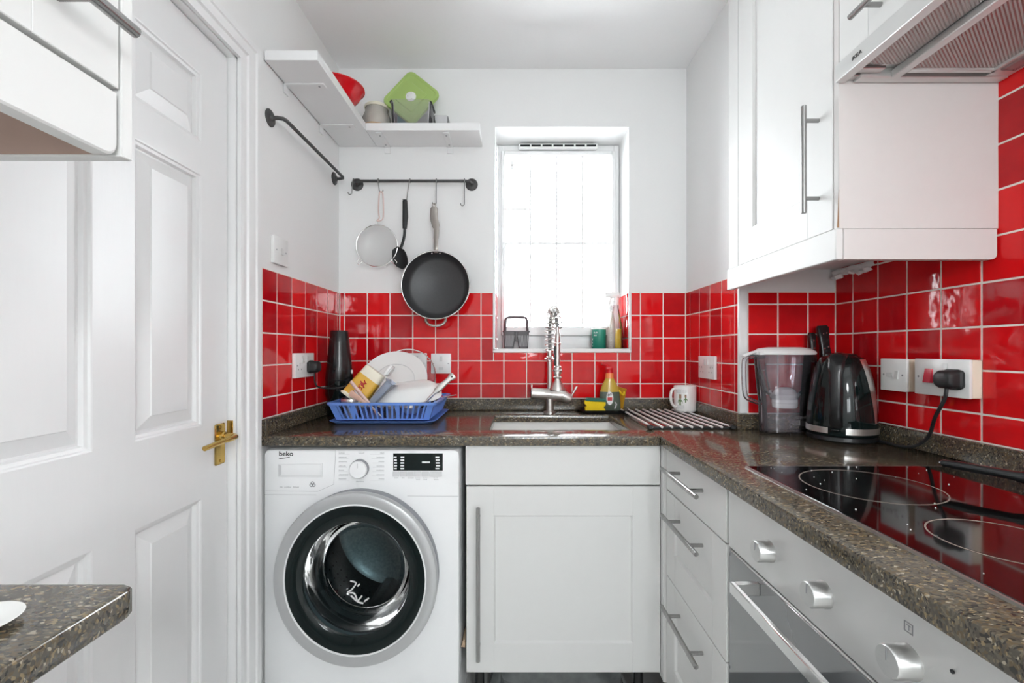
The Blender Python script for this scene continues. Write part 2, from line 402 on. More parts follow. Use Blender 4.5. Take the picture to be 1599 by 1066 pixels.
# ---- window 1
def window1():
    yf = 2.19
    x0, x1, z0, z1 = WX0+.004, WX1-.004, WZ0, WZ1-.004
    w = thing('window_1', 'white plastic window with glazing bars in a deep reveal above the sink', 'window', (.2, yf, WZ0))
    w['kind'] = 'structure'
    def fr(bm):
        t = .05
        box(bm, x0, x0+.022, yf, yf+.06, z0, z1, .002); box(bm, x1-.024, x1, yf, yf+.06, z0, z1, .002)
        box(bm, x0+.022, x1-.024, yf, yf+.06, z0, z0+.066, .002); box(bm, x0+.022, x1-.024, yf, yf+.06, z1-.034, z1, .002)
    sub(w, 'window_frame', 'upvc', fr)
    sx0, sx1, sz0, sz1 = x0+.016, x1-.018, z0+.062, z1-.030
    def sash(bm):
        t = .018
        box(bm, sx0, sx0+t, yf-.012, yf+.04, sz0, sz1, .003); box(bm, sx1-t, sx1, yf-.012, yf+.04, sz0, sz1, .003)
        box(bm, sx0+t, sx1-t, yf-.012, yf+.04, sz0, sz0+.042, .003); box(bm, sx0+t, sx1-t, yf-.012, yf+.04, sz1-t, sz1, .003)
    s = sub(w, 'sash', 'upvc', sash)
    gx0, gx1, gz0, gz1 = sx0+.014, sx1-.014, sz0+.036, sz1-.014
    zmid = 1.17+166*2.22/715
    xs = [(828-806)*2.22/715, (868.5-806)*2.22/715, (909-806)*2.22/715]
    for x in xs:
        sub(w, 'glazing_bar', 'upvc', lambda bm: box(bm, x-.005, x+.005, yf+.012, yf+.034, gz0, gz1, .002))
    sub(w, 'glazing_bar', 'upvc', lambda bm: box(bm, gx0, gx1, yf+.013, yf+.033, zmid-.005, zmid+.005, .002))
    zl = 1.17+219*2.22/715
    sub(w, 'glazing_bar', 'upvc', lambda bm: box(bm, gx0, xs[0], yf+.013, yf+.033, zl-.005, zl+.005, .002))
    sub(w, 'pane', 'window_glass', lambda bm: box(bm, gx0-.006, gx1+.006, yf+.020, yf+.026, gz0-.006, gz1+.006))
    def vent(bm):
        box(bm, .012, .385, yf-.034, yf, z1-.026, z1-.004, .004)
    v = sub(w, 'trickle_vent', 'upvc', vent)
    for i in range(7):
        a = .02+i*.052
        sub(v, 'vent_slot', 'dark_void', lambda bm: box(bm, a, a+.044, yf-.0355, yf-.033, z1-.020, z1-.011))
    sub(w, 'catch', 'steel', lambda bm: (box(bm, sx0+.05, sx0+.056, yf-.02, yf-.0, sz1-.10, sz1-.045, .002), box(bm, sx0+.048, sx0+.068, yf-.02, yf-.008, sz1-.075, sz1-.068, .001)))
    sub(w, 'window_handle', 'upvc', lambda bm: (box(bm, sx0+.008, sx0+.028, yf-.03, yf-.012, 1.62, 1.68, .004), tube(bm, [(sx0+.018, yf-.03, 1.65), (sx0+.018, yf-.045, 1.65), (sx0+.018, yf-.045, 1.55)], .007)))
window1()
def added_window():  # window invented behind the camera to let in fill daylight
    w = thing('added_rear_window', 'added unseen window behind the camera, facing the sink, for fill light', 'window', (.2, YF-.1, RZ0)); w['kind'] = 'structure'
    def fr(bm):
        for a in (RX0, (RX0+RX1)/2-.03, RX1-.06): box(bm, a, a+.06, YF-.12, YF-.06, RZ0, RZ1, .004)
        box(bm, RX0, RX1, YF-.12, YF-.06, RZ0, RZ0+.06, .004); box(bm, RX0, RX1, YF-.12, YF-.06, RZ1-.06, RZ1, .004)
    sub(w, 'window_frame', 'upvc', fr)
    sub(w, 'pane', 'window_glass', lambda bm: box(bm, RX0+.05, RX1-.05, YF-.093, YF-.087, RZ0+.05, RZ1-.05))
added_window()

# ---- tiles
TS, TG, TT = .1, .0044, .0052
_full = None
def tile_mesh(w, h):
    bm = new(); box(bm, -w/2, w/2, -h/2, h/2, 0, TT, .0012)
    bmesh.ops.recalc_face_normals(bm, faces=bm.faces[:])
    me = bpy.data.meshes.new('tile'); bm.to_mesh(me); bm.free(); me.materials.append(MATS['tile']); return me
def tiling(wall, f, plane, aedges, zedges, skip=None):
    global _full
    if _full is None: _full = tile_mesh(TS-TG, TS-TG)
    for a0, a1 in zip(aedges, aedges[1:]):
        for z0, z1 in zip(zedges, zedges[1:]):
            pieces = [(a0, a1, z0, z1)]
            if skip:
                s0, s1, q0, q1 = skip
                if a0 >= s0-1e-6 and a1 <= s1+1e-6 and z0 >= q0-1e-6 and z1 <= q1+1e-6: continue
                if a1 > s0 and a0 < s1 and z1 > q0 and z0 < q1:   # cut by the opening
                    if z0 < q0-.004 and a0 >= s0-1e-6 and a1 <= s1+1e-6: pieces = [(a0, a1, z0, q0)]
                    elif a0 < s0 and z0 >= q0-1e-6: pieces = [(a0, s0, z0, z1)]
                    elif a1 > s1 and z0 >= q0-1e-6: pieces = [(s1, a1, z0, z1)]
                    elif a0 < s0: pieces = [(a0, s0, z0, z1), (s0, a1, z0, q0)]
                    elif a1 > s1: pieces = [(s1, a1, z0, z1), (a0, s1, z0, q0)]
            for (b0, b1, c0, c1) in pieces:
                w, h = b1-b0, c1-c0
                if w < .008 or h < .008: continue
                me = _full if abs(w-TS) < 1e-4 and abs(h-TS) < 1e-4 else tile_mesh(w-TG, h-TG)
                o = bpy.data.objects.new('tile', me); COL.objects.link(o); o.parent = wall
                rot = Euler((random.uniform(-.006, .006), random.uniform(-.006, .006), random.uniform(-.004, .004))).to_matrix().to_4x4()
                o.matrix_basis = fmat(f, fp(f, plane, (b0+b1)/2, (c0+c1)/2, .0005)) @ rot
def edges(lo, hi, ref, step=TS):
    k = math.ceil((lo-ref)/step-1e-6); r = [lo]
    while ref+k*step < hi-1e-6:
        v = ref+k*step
        if v > lo+.006: r.append(v)
        k += 1
    r.append(hi); return r
ZTILE = 1.424; ZUP = .96
zrow = edges(ZUP, ZTILE, ZTILE)
GT = .0044      # grout bed
sub(wall_back, 'grout', 'grout', lambda bm: (box(bm, XL, WX0, YB-GT, YB+.001, .9, ZTILE), box(bm, WX1, XP, YB-GT, YB+.001, .9, ZTILE), box(bm, WX0, WX1, YB-GT, YB+.001, .9, WZ0-.001)), 0)
tiling(wall_back, '-y', YB, edges(XL+.006, XP-.006, -.7543), zrow, (WX0-.006, WX1+.006, WZ0-.008, 9))
sub(wall_left, 'grout', 'grout', lambda bm: box(bm, XL-.001, XL+GT, 1.398, YB, .9, ZTILE), 0)
tiling(wall_left, '+x', XL, edges(1.40, YB-.006, 1.4855), zrow)
sub(wall_pier, 'grout', 'grout', lambda bm: (box(bm, XP-GT, XP+.001, YR-.002, YB, .9, ZTILE), box(bm, XP, XR, YR-GT, YR+.001, .9, 1.366)), 0)
tiling(wall_pier, '-x', XP, edges(YR+.006, YB-.006, 1.962), zrow)
tiling(wall_pier, '-y', YR, edges(XP+.022, XR-.004, XP+.022), edges(ZUP, 1.365, ZTILE))
sub(wall_right, 'grout', 'grout', lambda bm: box(bm, XR-GT, XR+.001, .35, YR, .9, 1.83), 0)
tiling(wall_right, '-x', XR, edges(.37, YR-.006, 1.446), edges(ZUP, 1.825, ZTILE))
# tiles lining the lower sides of the window reveal
def reveal(f, plane):
    ze = [WZ0+.001, 1.224, 1.324, 1.424]
    tiling(wall_back, f, plane, [YB+.006, YB+.1, YB+.172], ze)
reveal('+x', WX0); reveal('-x', WX1)
# ---- trims
bm = new()
box(bm, WX0-.009, WX0+.002, YB-.011, YB+.004, WZ0-.008, ZTILE, .002); box(bm, WX1-.002, WX1+.009, YB-.011, YB+.004, WZ0-.008, ZTILE, .002); box(bm, WX0-.009, WX1+.009, YB-.011, YB+.004, WZ0-.018, WZ0, .002)
struct('trim_1', bm, 'gloss_white', 'white plastic tile edging around the lower half of the window', 40)
bm = new(); box(bm, XP-.010, XP+.020, YR-.010, YR+.004, ZUP, 1.44, .003); struct('trim_2', bm, 'gloss_white', 'white corner strip where the tiled wall steps back', 40)
bm = new(); box(bm, WX0+.002, WX1-.002, YB+.002, 2.192, WZ0-.02, WZ0, .003); struct('trim_3', bm, 'gloss_white', 'white window sill board', 40)
# bulge of torn filler under the wall cupboard
def torn(bm):
    n = 26; rows = []
    for j in range(5):
        row = []
        for i in range(n):
            t = i/(n-1)
            y = YR-.008-t*.17; x = XR-.008-.022*random.random()*(j/4) - .003*math.sin(t*17)
            z = 1.4385-.007*j-(.006*math.sin(t*9+1)+.006*random.random())*(j/4)
            row.append(Vector((x-(.008 if j in (1, 3) else 0), y, z)))
        rows.append(row)
    loft(bm, rows, False, False, closed=False)
sub(wall_right, 'torn_filler', 'gloss_white', torn, 80, 'torn strip of white filler hanging under the wall cupboard')

# ---- doorway: lining, architrave, door
bm = new()
box(bm, XL-.2, XL-.002, DY0-.004, DY0+.008, 0, DZ, 0); box(bm, XL-.2, XL-.002, DY1-.008, DY1+.004, 0, DZ, 0); box(bm, XL-.2, XL-.002, DY0, DY1, DZ-.006, DZ+.004, 0)
box(bm, XL-.1, XL-.066, DY0, DY0+.03, 0, DZ); box(bm, XL-.1, XL-.066, DY1-.03, DY1, 0, DZ); box(bm, XL-.1, XL-.066, DY0, DY1, DZ-.03, DZ)
struct('trim_4', bm, 'gloss_white', 'white door lining with stop')
prof = [(0, 0), (0, .010), (.010, .012), (.014, .008), (.030, .008), (.034, .014), (.050, .017), (.060, .017), (.064, .021), (.084, .021), (.088, .016), (.094, .014), (.098, 0)]
bm = new()
i0, i1, iz = DY0-.006+.008, DY1+.006-.008, DZ-.002
loops = []
for d, w in prof:
    loops.append([Vector((XL+w, i1+d, 0)), Vector((XL+w, i1+d, iz+d*.85)), Vector((XL+w, i0-d, iz+d*.85)), Vector((XL+w, i0-d, 0))])
loft(bm, loops, False, False, closed=False)
struct('trim_5', bm, 'gloss_white', 'white moulded architrave around the door', 30)
def door():
    xf = -.805; y0, y1, z0, z1 = .516, 1.274, .006, 1.984
    d = thing('door_1', 'white six-panel door with a brass lever handle', 'door', (xf, (y0+y1)/2, 0)); d['kind'] = 'structure'
    cols = [(y0+.103, .870), (.966, 1.173)]; rows = [(.20, .791), (.978, 1.621), (1.702, 1.877)]
    def leaf(bm):
        ys = [y0, cols[0][0], cols[0][1], cols[1][0], cols[1][1], y1]; zs = [z0, *rows[0], *rows[1], *rows[2], z1]
        for i in range(5):
            for j in range(7):
                if i in (1, 3) and j in (1, 3, 5): continue
                vs = [bm.verts.new((xf, a, b)) for a, b in ((ys[i], zs[j]), (ys[i+1], zs[j]), (ys[i+1], zs[j+1]), (ys[i], zs[j+1]))]
                bm.faces.new(vs)
        bmesh.ops.remove_doubles(bm, verts=bm.verts, dist=1e-5)
        pts = [(y0, z0), (y1, z0), (y1, z1), (y0, z1)]
        loft(bm, [[Vector((xf, a, b)) for a, b in pts], [Vector((xf-.04, a, b)) for a, b in pts]], False, True)
        bmesh.ops.remove_doubles(bm, verts=bm.verts, dist=1e-5)
    lf = sub(d, 'door_leaf', 'door_white', leaf, 30)
    for (a0, a1) in cols:
        for (b0, b1) in rows:
            def pan(bm):
                L = []
                for ins, w in ((0, 0), (.003, -.001), (.005, -.005), (.011, -.007), (.014, -.015), (.018, -.0155), (.046, -.0045), (.048, -.0020)):
                    L.append([Vector((xf+w, a, b)) for a, b in ((a0+ins, b0+ins), (a1-ins, b0+ins), (a1-ins, b1-ins), (a0+ins, b1-ins))])
                loft(bm, L, False, True)
            sub(lf, 'panel', 'door_white', pan, 12)
    hy, hz = 1.240, .922
    h = sub(d, 'door_handle', 'brass', lambda bm: (box(bm, xf, xf+.005, hy-.021, hy+.021, .862, .972, .003), cyl(bm, (xf, hy, .938), (xf+.018, hy, .938), .013, bev=.003), tube(bm, spl([(xf+.01, hy, .938), (xf+.042, hy, .938), (xf+.052, hy-.02, .938), (xf+.050, hy-.06, .936), (xf+.044, hy-.122, .930)], 6), [.008]*8+[.0075]*9+[.0065]*8, 10)), label='brass lever handle on a rectangular back plate')
    for zz in (.872, .962):
        sub(h, 'screw', 'brass', lambda bm: cyl(bm, (xf+.004, hy, zz), (xf+.0065, hy, zz), .004, 10))
    sub(d, 'strike_plate', 'brass', lambda bm: box(bm, xf-.012, xf+.016, DY1-.0095, DY1-.0078, .925, .975, .0005), label='brass strike plate on the jamb')
door()
# =================================================================== worktops
def worktops():
    w = thing('worktop', 'dark speckled stone worktop along the back wall with the sink cut into it', 'worktop', (-.17, 1.7, .88))
    def top(bm): slab(bm, [XL+.001, -.086, .374, .4365], [1.388, 1.50, 1.85, YB-.001], {(1, 1)}, .88, HW)
    sub(w, 'worktop_slab', 'worktop', top)
    sub(w, 'upstand', 'worktop', lambda bm: box(bm, XL+.020, .4365, YB-.020, YB-.006, HW, ZUP, .002))
    sub(w, 'upstand', 'worktop', lambda bm: box(bm, XL+.0065, XL+.020, 1.392, YB-.006, HW, ZUP, .002))
    w2 = thing('worktop', 'dark speckled stone worktop along the right wall carrying the hob and kettle', 'worktop', (.75, .95, .88))
    sub(w2, 'worktop_slab', 'worktop', lambda bm: slab(bm, [.4375, XP-.001, XR-.001], [.34, YR-.001, YB-.001], {(1, 1)}, .88, HW))
    sub(w2, 'upstand', 'worktop', lambda bm: box(bm, .4375, XP-.0065, YB-.020, YB-.006, HW, ZUP, .002))
    sub(w2, 'upstand', 'worktop', lambda bm: box(bm, XP-.0215, XP-.0065, YR-.021, YB-.020, HW, ZUP, .002))
    sub(w2, 'upstand', 'worktop', lambda bm: box(bm, XP-.0065, XR-.0065, YR-.021, YR-.0065, HW, ZUP, .002))
    sub(w2, 'upstand', 'worktop', lambda bm: box(bm, XR-.022, XR-.0065, .34, YR-.021, HW, ZUP, .002))
    w3 = thing('worktop', 'short speckled stone worktop end jutting in at the lower left by the door', 'worktop', (-.6, 0, .88))
    def t3(bm):
        pts = [Vector(((XL+.001), -.5, 0)), Vector((-.42, -.5, 0)), Vector((-.42, .495, 0)), Vector((-.4245, .506, 0)), Vector((-.436, .511, 0)), Vector((XL+.03, .511, 0)), Vector((XL+.001, .49, 0))]
        L = []
        for ins, z in ((.002, .88), (0, .882), (0, .907), (.001, .9095), (.003, HW)):
            c = Vector((-.6, 0, 0)); L.append([Vector((p.x-(ins if p.x > -.5 else 0), p.y-(ins if p.y > .4 else 0), z)) for p in pts])
        loft(bm, L)
    sub(w3, 'worktop_slab', 'worktop', t3, 60)
    s = thing('sink', 'white ceramic sink bowl set under the worktop', 'sink', (.144, 1.675, .70))
    def bowl(bm):
        M = Matrix.Translation((.144, 1.675, 0))
        L = [rrect(.262, .207, .8795, .04, M=M), rrect(.262, .207, .70, .05, M=M), rrect(.20, .15, .695, .05, M=M)]
        L2 = [rrect(.262, .207, .8795, .04, M=M), rrect(.246, .190, .8795, .04, M=M), rrect(.240, .184, .74, .05, M=M), rrect(.20, .15, .715, .06, M=M), rrect(.02, .02, .712, .019, M=M)]
        loft(bm, L, False, True); loft(bm, L2, False, True)
    sub(s, 'bowl', 'porcelain', bowl)
    sub(s, 'drain', 'chrome', lambda bm: lathe(bm, [(.0, .7135), (.03, .7135), (.036, .7145), (.038, .713)], Matrix.Translation((.144, 1.675, 0)), 24))
worktops()

# =================================================================== cupboards
def shaker(bm, f, plane, a0, a1, z0, z1, st=.085, rl=.09, t=.018, rec=.007):
    a0, a1 = sorted((a0, a1)); b = .0008
    fbox(bm, f, plane, a0, a0+st, z0, z1, 0, t, b); fbox(bm, f, plane, a1-st, a1, z0, z1, 0, t, b)
    fbox(bm, f, plane, a0+st, a1-st, z0, z0+rl, 0, t, b); fbox(bm, f, plane, a0+st, a1-st, z1-rl, z1, 0, t, b)
    def q(i, w): return [fp(f, plane, a, z, w) for a, z in ((a0+st+i, z0+rl+i), (a1-st-i, z0+rl+i), (a1-st-i, z1-rl-i), (a0+st+i, z1-rl-i))]
    loft(bm, [q(0, t-.001), q(.004, t-rec), q(.0041, t-rec)], False, True)
    loft(bm, [q(0, 0), q(.001, 0)], False, True)
def bar(parent, f, plane, a0, z0, a1, z1, off=.035, r=.006, inset=.035, m='handle_steel', t=.018):
    """bar handle on a door front, ends (a0,z0)-(a1,z1); the bar and its two posts"""
    p0, p1 = fp(f, plane, a0, z0, t+off), fp(f, plane, a1, z1, t+off); d = (p1-p0).normalized()
    h = sub(parent, 'handle', m, lambda bm: cyl(bm, p0, p1, r, 14, bev=.001), label='brushed steel bar handle')
    for q in (p0+d*inset, p1-d*inset):
        e = q+(fp(f, plane, 0, 0, t)-fp(f, plane, 0, 0, t+off))
        sub(h, 'post', m, lambda bm: cyl(bm, q, e, r*.8, 12))
    return h
def base_units():
    # sink unit
    c = thing('base_cabinet', 'white shaker sink cupboard with a long vertical bar handle, beside the washing machine', 'cabinet', (.14, 1.7, 0))
    YFc = 1.430
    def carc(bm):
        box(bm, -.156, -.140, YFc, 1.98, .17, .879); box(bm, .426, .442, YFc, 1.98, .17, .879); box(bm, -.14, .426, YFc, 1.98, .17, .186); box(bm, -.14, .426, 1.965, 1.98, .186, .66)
    sub(c, 'carcass', 'carcass_gap_shade', carc, 0)
    for x in (-.12, .40):
        for y in (1.50, 1.93): sub(c, 'leg', 'black_plastic', lambda bm: cyl(bm, (x, y, 0), (x, y, .17), .018, 14, r2=.014))
    sub(c, 'drawer_front', 'cabinet', lambda bm: fbox(bm, '-y', YFc, -.156, .4435, .756, .8785, .002, .02, .0012))
    d = sub(c, 'door', 'cabinet', lambda bm: shaker(bm, '-y', YFc-.002, -.153, .4435, .179, .751), 30)
    bar(d, '-y', YFc-.002, -.1145, .233, -.1145, .697, off=.032)
    # drawers
    c = thing('base_cabinet', 'white drawer unit with three bar handles between the sink cupboard and the oven', 'cabinet', (.75, 1.19, 0))
    XF = .474
    sub(c, 'carcass', 'carcass', lambda bm: (box(bm, XF, 1.04, .985, 1.0, .15, .879), box(bm, XF, 1.04, 1.385, 1.40, .15, .879), box(bm, XF, 1.04, 1.0, 1.385, .15, .166)), 0)
    for y in (1.03, 1.36):
        for x in (.56, 1.0): sub(c, 'leg', 'black_plastic', lambda bm: cyl(bm, (x, y, 0), (x, y, .15), .018, 14, r2=.014))
    for k, (z0, z1, hz) in enumerate(((.7535, .8785, .829), (.4965, .7505, .6955), (.165, .4935, .433))):
        if k == 0: fn = lambda bm: fbox(bm, '-x', XF, .9895, 1.3835, z0, z1, .002, .02, .0012)
        else: fn = lambda bm: shaker(bm, '-x', XF-.002, .9895, 1.3835, z0, z1, st=.07, rl=.085)
        d = sub(c, 'drawer', 'cabinet', fn, 30)
        bar(d, '-x', XF-.002, 1.065, hz, 1.320, hz, inset=.05)
    sub(c, 'filler_strip', 'cabinet', lambda bm: box(bm, .4455, XF, 1.387, 1.428, .165, .8785, .001))
    # left unit under the short worktop
    c = thing('base_cabinet', 'white cupboard under the short worktop on the left', 'cabinet', (-.6, -.05, 0))
    sub(c, 'carcass', 'carcass', lambda bm: box(bm, XL+.01, -.47, -.45, .33, .0, .879, .001), 0)
    sub(c, 'door', 'cabinet', lambda bm: shaker(bm, '+x', -.47, -.44, .325, .15, .87), 30)
base_units()
def wall_units():
    XF = .727   # carcass front, door face at .709
    c = thing('wall_cabinet', 'tall white wall cupboard with a vertical bar handle, over the kettle', 'cabinet', (.9, 1.27, 1.37))
    sub(c, 'carcass', 'cabinet_side', lambda bm: (box(bm, XF, XR-.004, 1.027, YR-.004, 1.44, 2.36), ), 0)
    sub(c, 'end_panel', 'cabinet_side', lambda bm: box(bm, .711, XR-.004, 1.009, 1.0265, 1.4385, 2.37, .001))
    d = sub(c, 'door', 'cabinet', lambda bm: shaker(bm, '-x', XF, 1.0275, 1.462, 1.441, 2.365, st=.088, rl=.10), 30)
    bar(d, '-x', XF, 1.073, 1.491, 1.073, 1.743, off=.035)
    sub(c, 'filler_strip', 'cabinet', lambda bm: box(bm, .709, XF, 1.464, YR-.004, 1.44, 2.37, .001))
    sub(c, 'pelmet', 'cabinet', lambda bm: box(bm, .702, .720, 1.0065, YR-.004, 1.370, 1.4385, .002))
    def pel(bm):
        M = axis_mat(Vector((0, 0, 0)), (0, 1, 0))
        L = []
        for y, i in ((1.0065, .001), (1.0075, 0), (1.024, 0), (1.025, .001)):
            r = .012; a0, a1, z0, z1 = .7205+i, XR-.010-i, 1.370+i, 1.4375-i
            pts = [(a0, z1), (a0, z0)] + [(a1-r+r*math.sin(k*PI/10), z0+r-r*math.cos(k*PI/10)) for k in range(6)] + [(a1, z1)]
            L.append([Vector((a, y, z)) for a, z in pts])
        loft(bm, L)
    sub(c, 'pelmet', 'cabinet_side', pel, 30)
    sub(c, 'light_batten', 'carcass', lambda bm: box(bm, .760, .785, 1.03, YR-.01, 1.415, 1.439, .002))
    def chip(bm):
        loft(bm, [[Vector((.7105, y, 1.440)), Vector((.7105, y, 1.525)), Vector((.7065, y, 1.440))] for y in (1.0075, 1.0085)])
    sub(c, 'exposed_edge', 'chipboard', chip, 0, 'brown chipboard showing where the edging has chipped')
    # small cupboard above the hood
    c = thing('wall_cabinet', 'white cupboard above the extractor hood', 'cabinet', (.9, .7, 1.8))
    sub(c, 'carcass', 'cabinet_side', lambda bm: box(bm, XF, XR-.004, .41, 1.008, 1.80, 2.36), 0)
    d = sub(c, 'door', 'cabinet', lambda bm: shaker(bm, '-x', XF, .41, 1.0045, 1.797, 2.365, st=.082, rl=.09), 30)
    bar(d, '-x', XF, .55, 1.842, .925, 1.842, off=.035)
    # left upper cupboard
    X2 = -.443
    c = thing('wall_cabinet', 'white wall cupboard at the upper left in front of the door', 'cabinet', (-.6, .2, 1.38))
    sub(c, 'carcass', 'carcass', lambda bm: box(bm, XL+.01, X2, -.5, .491, 1.446, 2.36), 0)
    sub(c, 'end_panel', 'cabinet', lambda bm: box(bm, XL+.01, -.4245, .493, .507, 1.379, 2.37, .001))
    sub(c, 'end_panel_lining', 'liner_brown', lambda bm: box(bm, XL+.02, -.446, .4915, .4925, 1.381, 1.448), 0)
    d = sub(c, 'door', 'cabinet', lambda bm: shaker(bm, '+x', X2, .0, .490, 1.4495, 2.365, st=.088, rl=.20), 30)
    bar(d, '+x', X2, .12, 1.4985, .474, 1.4985, off=.032, inset=.05)
    sub(c, 'door', 'cabinet', lambda bm: shaker(bm, '+x', X2, -.5, -.004, 1.4495, 2.365, st=.088, rl=.20), 30)
    def pel2(bm):
        L = []
        r = .014
        for x, i in ((X2-.001, .001), (X2, 0), (X2+.016, 0), (X2+.018, .002)):
            a0, a1, z0, z1 = -.5, .489-i, 1.375+i, 1.4445-i
            pts = [(a0, z1), (a0, z0)] + [(a1-r+r*math.sin(k*PI/10), z0+r-r*math.cos(k*PI/10)) for k in range(6)] + [(a1, z1)]
            L.append([Vector((x, a, z)) for a, z in pts])
        loft(bm, L)
    sub(c, 'pelmet', 'cabinet', pel2, 30)
wall_units()

# =================================================================== washing machine
def washer():
    Yf, cx, cz = 1.400, -.473, .496
    X0, X1, Z0, Z1 = -.773, -.173, .012, .867
    w = thing('washing_machine', 'white front-loading washing machine with a big round dark door', 'washing machine', (cx, 1.68, 0))
    M = Matrix(((.94, 0, 0, cx), (0, 0, -1, Yf), (0, 1, 0, cz), (0, 0, 0, 1)))
    def body(bm):
        hx, hz = (X1-X0)/2, (Z1-Z0)/2; mx, mz = (X0+X1)/2, (Z0+Z1)/2
        def rl(i, y, r): return [Vector((p.x, y, p.y)) for p in rrect(hx-i, hz-i, 0, r, 6, cx=mx, cy=mz, sub=7)]
        outer = [rl(0, 1.965, .012), rl(0, Yf+.012, .014), rl(.003, Yf+.003, .016), rl(.010, Yf, .018)]
        front = outer[-1]; hole = []
        for p in front:
            a = math.atan2(p.z-cz, p.x-cx); hole.append(Vector((cx+.19*math.cos(a), Yf, cz+.20*math.sin(a))))
        loft(bm, outer+[hole], True, False)
    sub(w, 'body', 'washer_white', body, 35)
    for x in (X0+.05, X1-.05):
        for y in (1.45, 1.92): sub(w, 'foot', 'black_rubber', lambda bm: cyl(bm, (x, y, 0), (x, y, .013), .02, 12))
    sub(w, 'door_gasket', 'gasket', lambda bm: lathe(bm, [(.205, -.001), (.198, -.002), (.186, -.004), (.180, -.03), (.184, -.05), (.172, -.062), (.17, -.075)], M, 64))
    # drum
    dr = sub(w, 'drum', 'drum_steel', lambda bm: lathe(bm, [(.17, -.06), (.205, -.07), (.225, -.10), (.225, -.36), (.20, -.38), (1e-4, -.385)], M, 48))
    def holes(bm):
        for a in range(40):
            th = 2*PI*a/40
            for k in range(6):
                p = M @ Vector((.2235*math.cos(th), .2235*math.sin(th), -.13-k*.03)); cyl(bm, p, p+(Vector((cx, p.y, cz))-p).normalized()*.001, .0035, 6)
    hh = sub(dr, 'drum_holes', 'dark_void', holes, 0); hh['kind'] = 'stuff'
    for k in range(3):
        th = .5+k*2*PI/3
        def pad(bm):
            L = []
            for z in (-.11, -.13, -.33, -.35):
                e = .6 if z in (-.11, -.35) else 1
                L.append([M @ Vector(((.224-d)*math.cos(th+o), (.224-d)*math.sin(th+o), z)) for o, d in ((-.20, 0), (-.07, .04*e), (.07, .04*e), (.20, 0))])
            loft(bm, L)
        sub(dr, 'drum_paddle', 'drum_steel', pad)
    # door
    sub(w, 'door_surround', 'washer_ring_dark', lambda bm: lathe(bm, [(.253, -.001), (.253, .008), (.247, .018), (.235, .022), (.20, .022), (.19, 0)], M, 72))
    d = sub(w, 'door', 'washer_ring', lambda bm: lathe(bm, [(.232, .018), (.246, .022), (.2555, .036), (.258, .050), (.2545, .058), (.246, .0615), (.226, .0590), (.2215, .0575), (.2195, .054), (.2195, .03)], M, 72), label='silver ring door')
    sub(d, 'trim_ring', 'washer_white', lambda bm: lathe(bm, [(.2235, .0575), (.2225, .0605), (.2195, .0605), (.2185, .0575)], M, 72))
    sub(d, 'glass_rim', 'black_gloss', lambda bm: lathe(bm, [(.2195, .0575), (.195, .0565), (.172, .051), (.1675, .046)], M, 72))
    sub(d, 'glass_bowl', 'washer_glass', lambda bm: lathe(bm, [(.1685, .047), (.164, .036), (.156, .0), (.147, -.04), (.130, -.062), (.09, -.075), (.045, -.08), (1e-4, -.081)], M, 72))
    sub(d, 'bowl_edge', 'chrome', lambda bm: tube(bm, [M @ Vector((.140*math.cos(t*.1+3.5), .140*math.sin(t*.1+3.5), -.050)) for t in range(30)], .0012, 6))
    def sq(bm):
        for P in ([(-.055, -.055), (-.035, -.06), (-.045, -.075), (-.058, -.083), (-.035, -.085), (-.02, -.104)], [(-.028, -.068), (-.022, -.062)], [(-.02, -.104), (-.008, -.09)], [(.002, -.104), (.016, -.096)], [(-.045, -.09), (-.02, -.104), (0, -.108)]):
            tube(bm, spl([M @ Vector((a, b, -.052+.03*(abs(b)-.05)/.05)) for a, b in P], 5), .0025, 6)
    sub(d, 'cord_scrap', 'white_cord', sq, label='white squiggle of cord behind the glass')
    # control panel
    F = lambda x, z, e=0: Vector((x, Yf-e, z))
    def px(x): return (x-806)*1.4/715
    def pz(y): return ZC-(y-547)*1.4/715
    def line(bm, pts, wd=.0005):
        for (a, b), (c, e) in zip(pts, pts[1:]):
            p, q = Vector((px(a), 0, pz(b))), Vector((px(c), 0, pz(e))); dd = (q-p).normalized(); nn = Vector((-dd.z, 0, dd.x))*wd
            loft(bm, [[Vector((v.x, y, v.z)) for v in (p+nn, q+nn, q-nn, p-nn)] for y in (Yf-.0006, Yf+.0005)])
    sub(w, 'panel_joint', 'print_light', lambda bm: line(bm, [(413, 772), (494, 772.5)], .0007), 0)
    sub(w, 'panel_joint', 'print_light', lambda bm: line(bm, [(636, 774), (716, 774.5)], .0007), 0)
    sub(w, 'drawer_joint', 'print_light', lambda bm: line(bm, [(524.5, 702), (521, 756), (496, 767), (415, 766)], .0005), 0)
    def cup(bm):
        a0, a1, b0, b1 = px(434.5), px(503.5), pz(743.5), pz(723.5)
        box(bm, a0, a1, Yf-.0012, Yf+.001, b0, b1, .0008)
        loft(bm, [[F(a0+.001, b0+.001, .0013), F(a1-.001, b0+.001, .0013), F(a1-.001, b1-.001, .0013), F(a0+.001, b1-.001, .0013)]]+[[F(a0+.004, b0+.003, .002), F(a1-.004, b0+.003, .002), F(a1-.004, b1-.008, -.010), F(a0+.014, b1-.008, -.010)]], False, True)
    dr2 = sub(w, 'detergent_drawer', 'washer_white', lambda bm: box(bm, px(434), px(504), Yf-.0035, Yf+.001, pz(744), pz(723), .0015, 2))
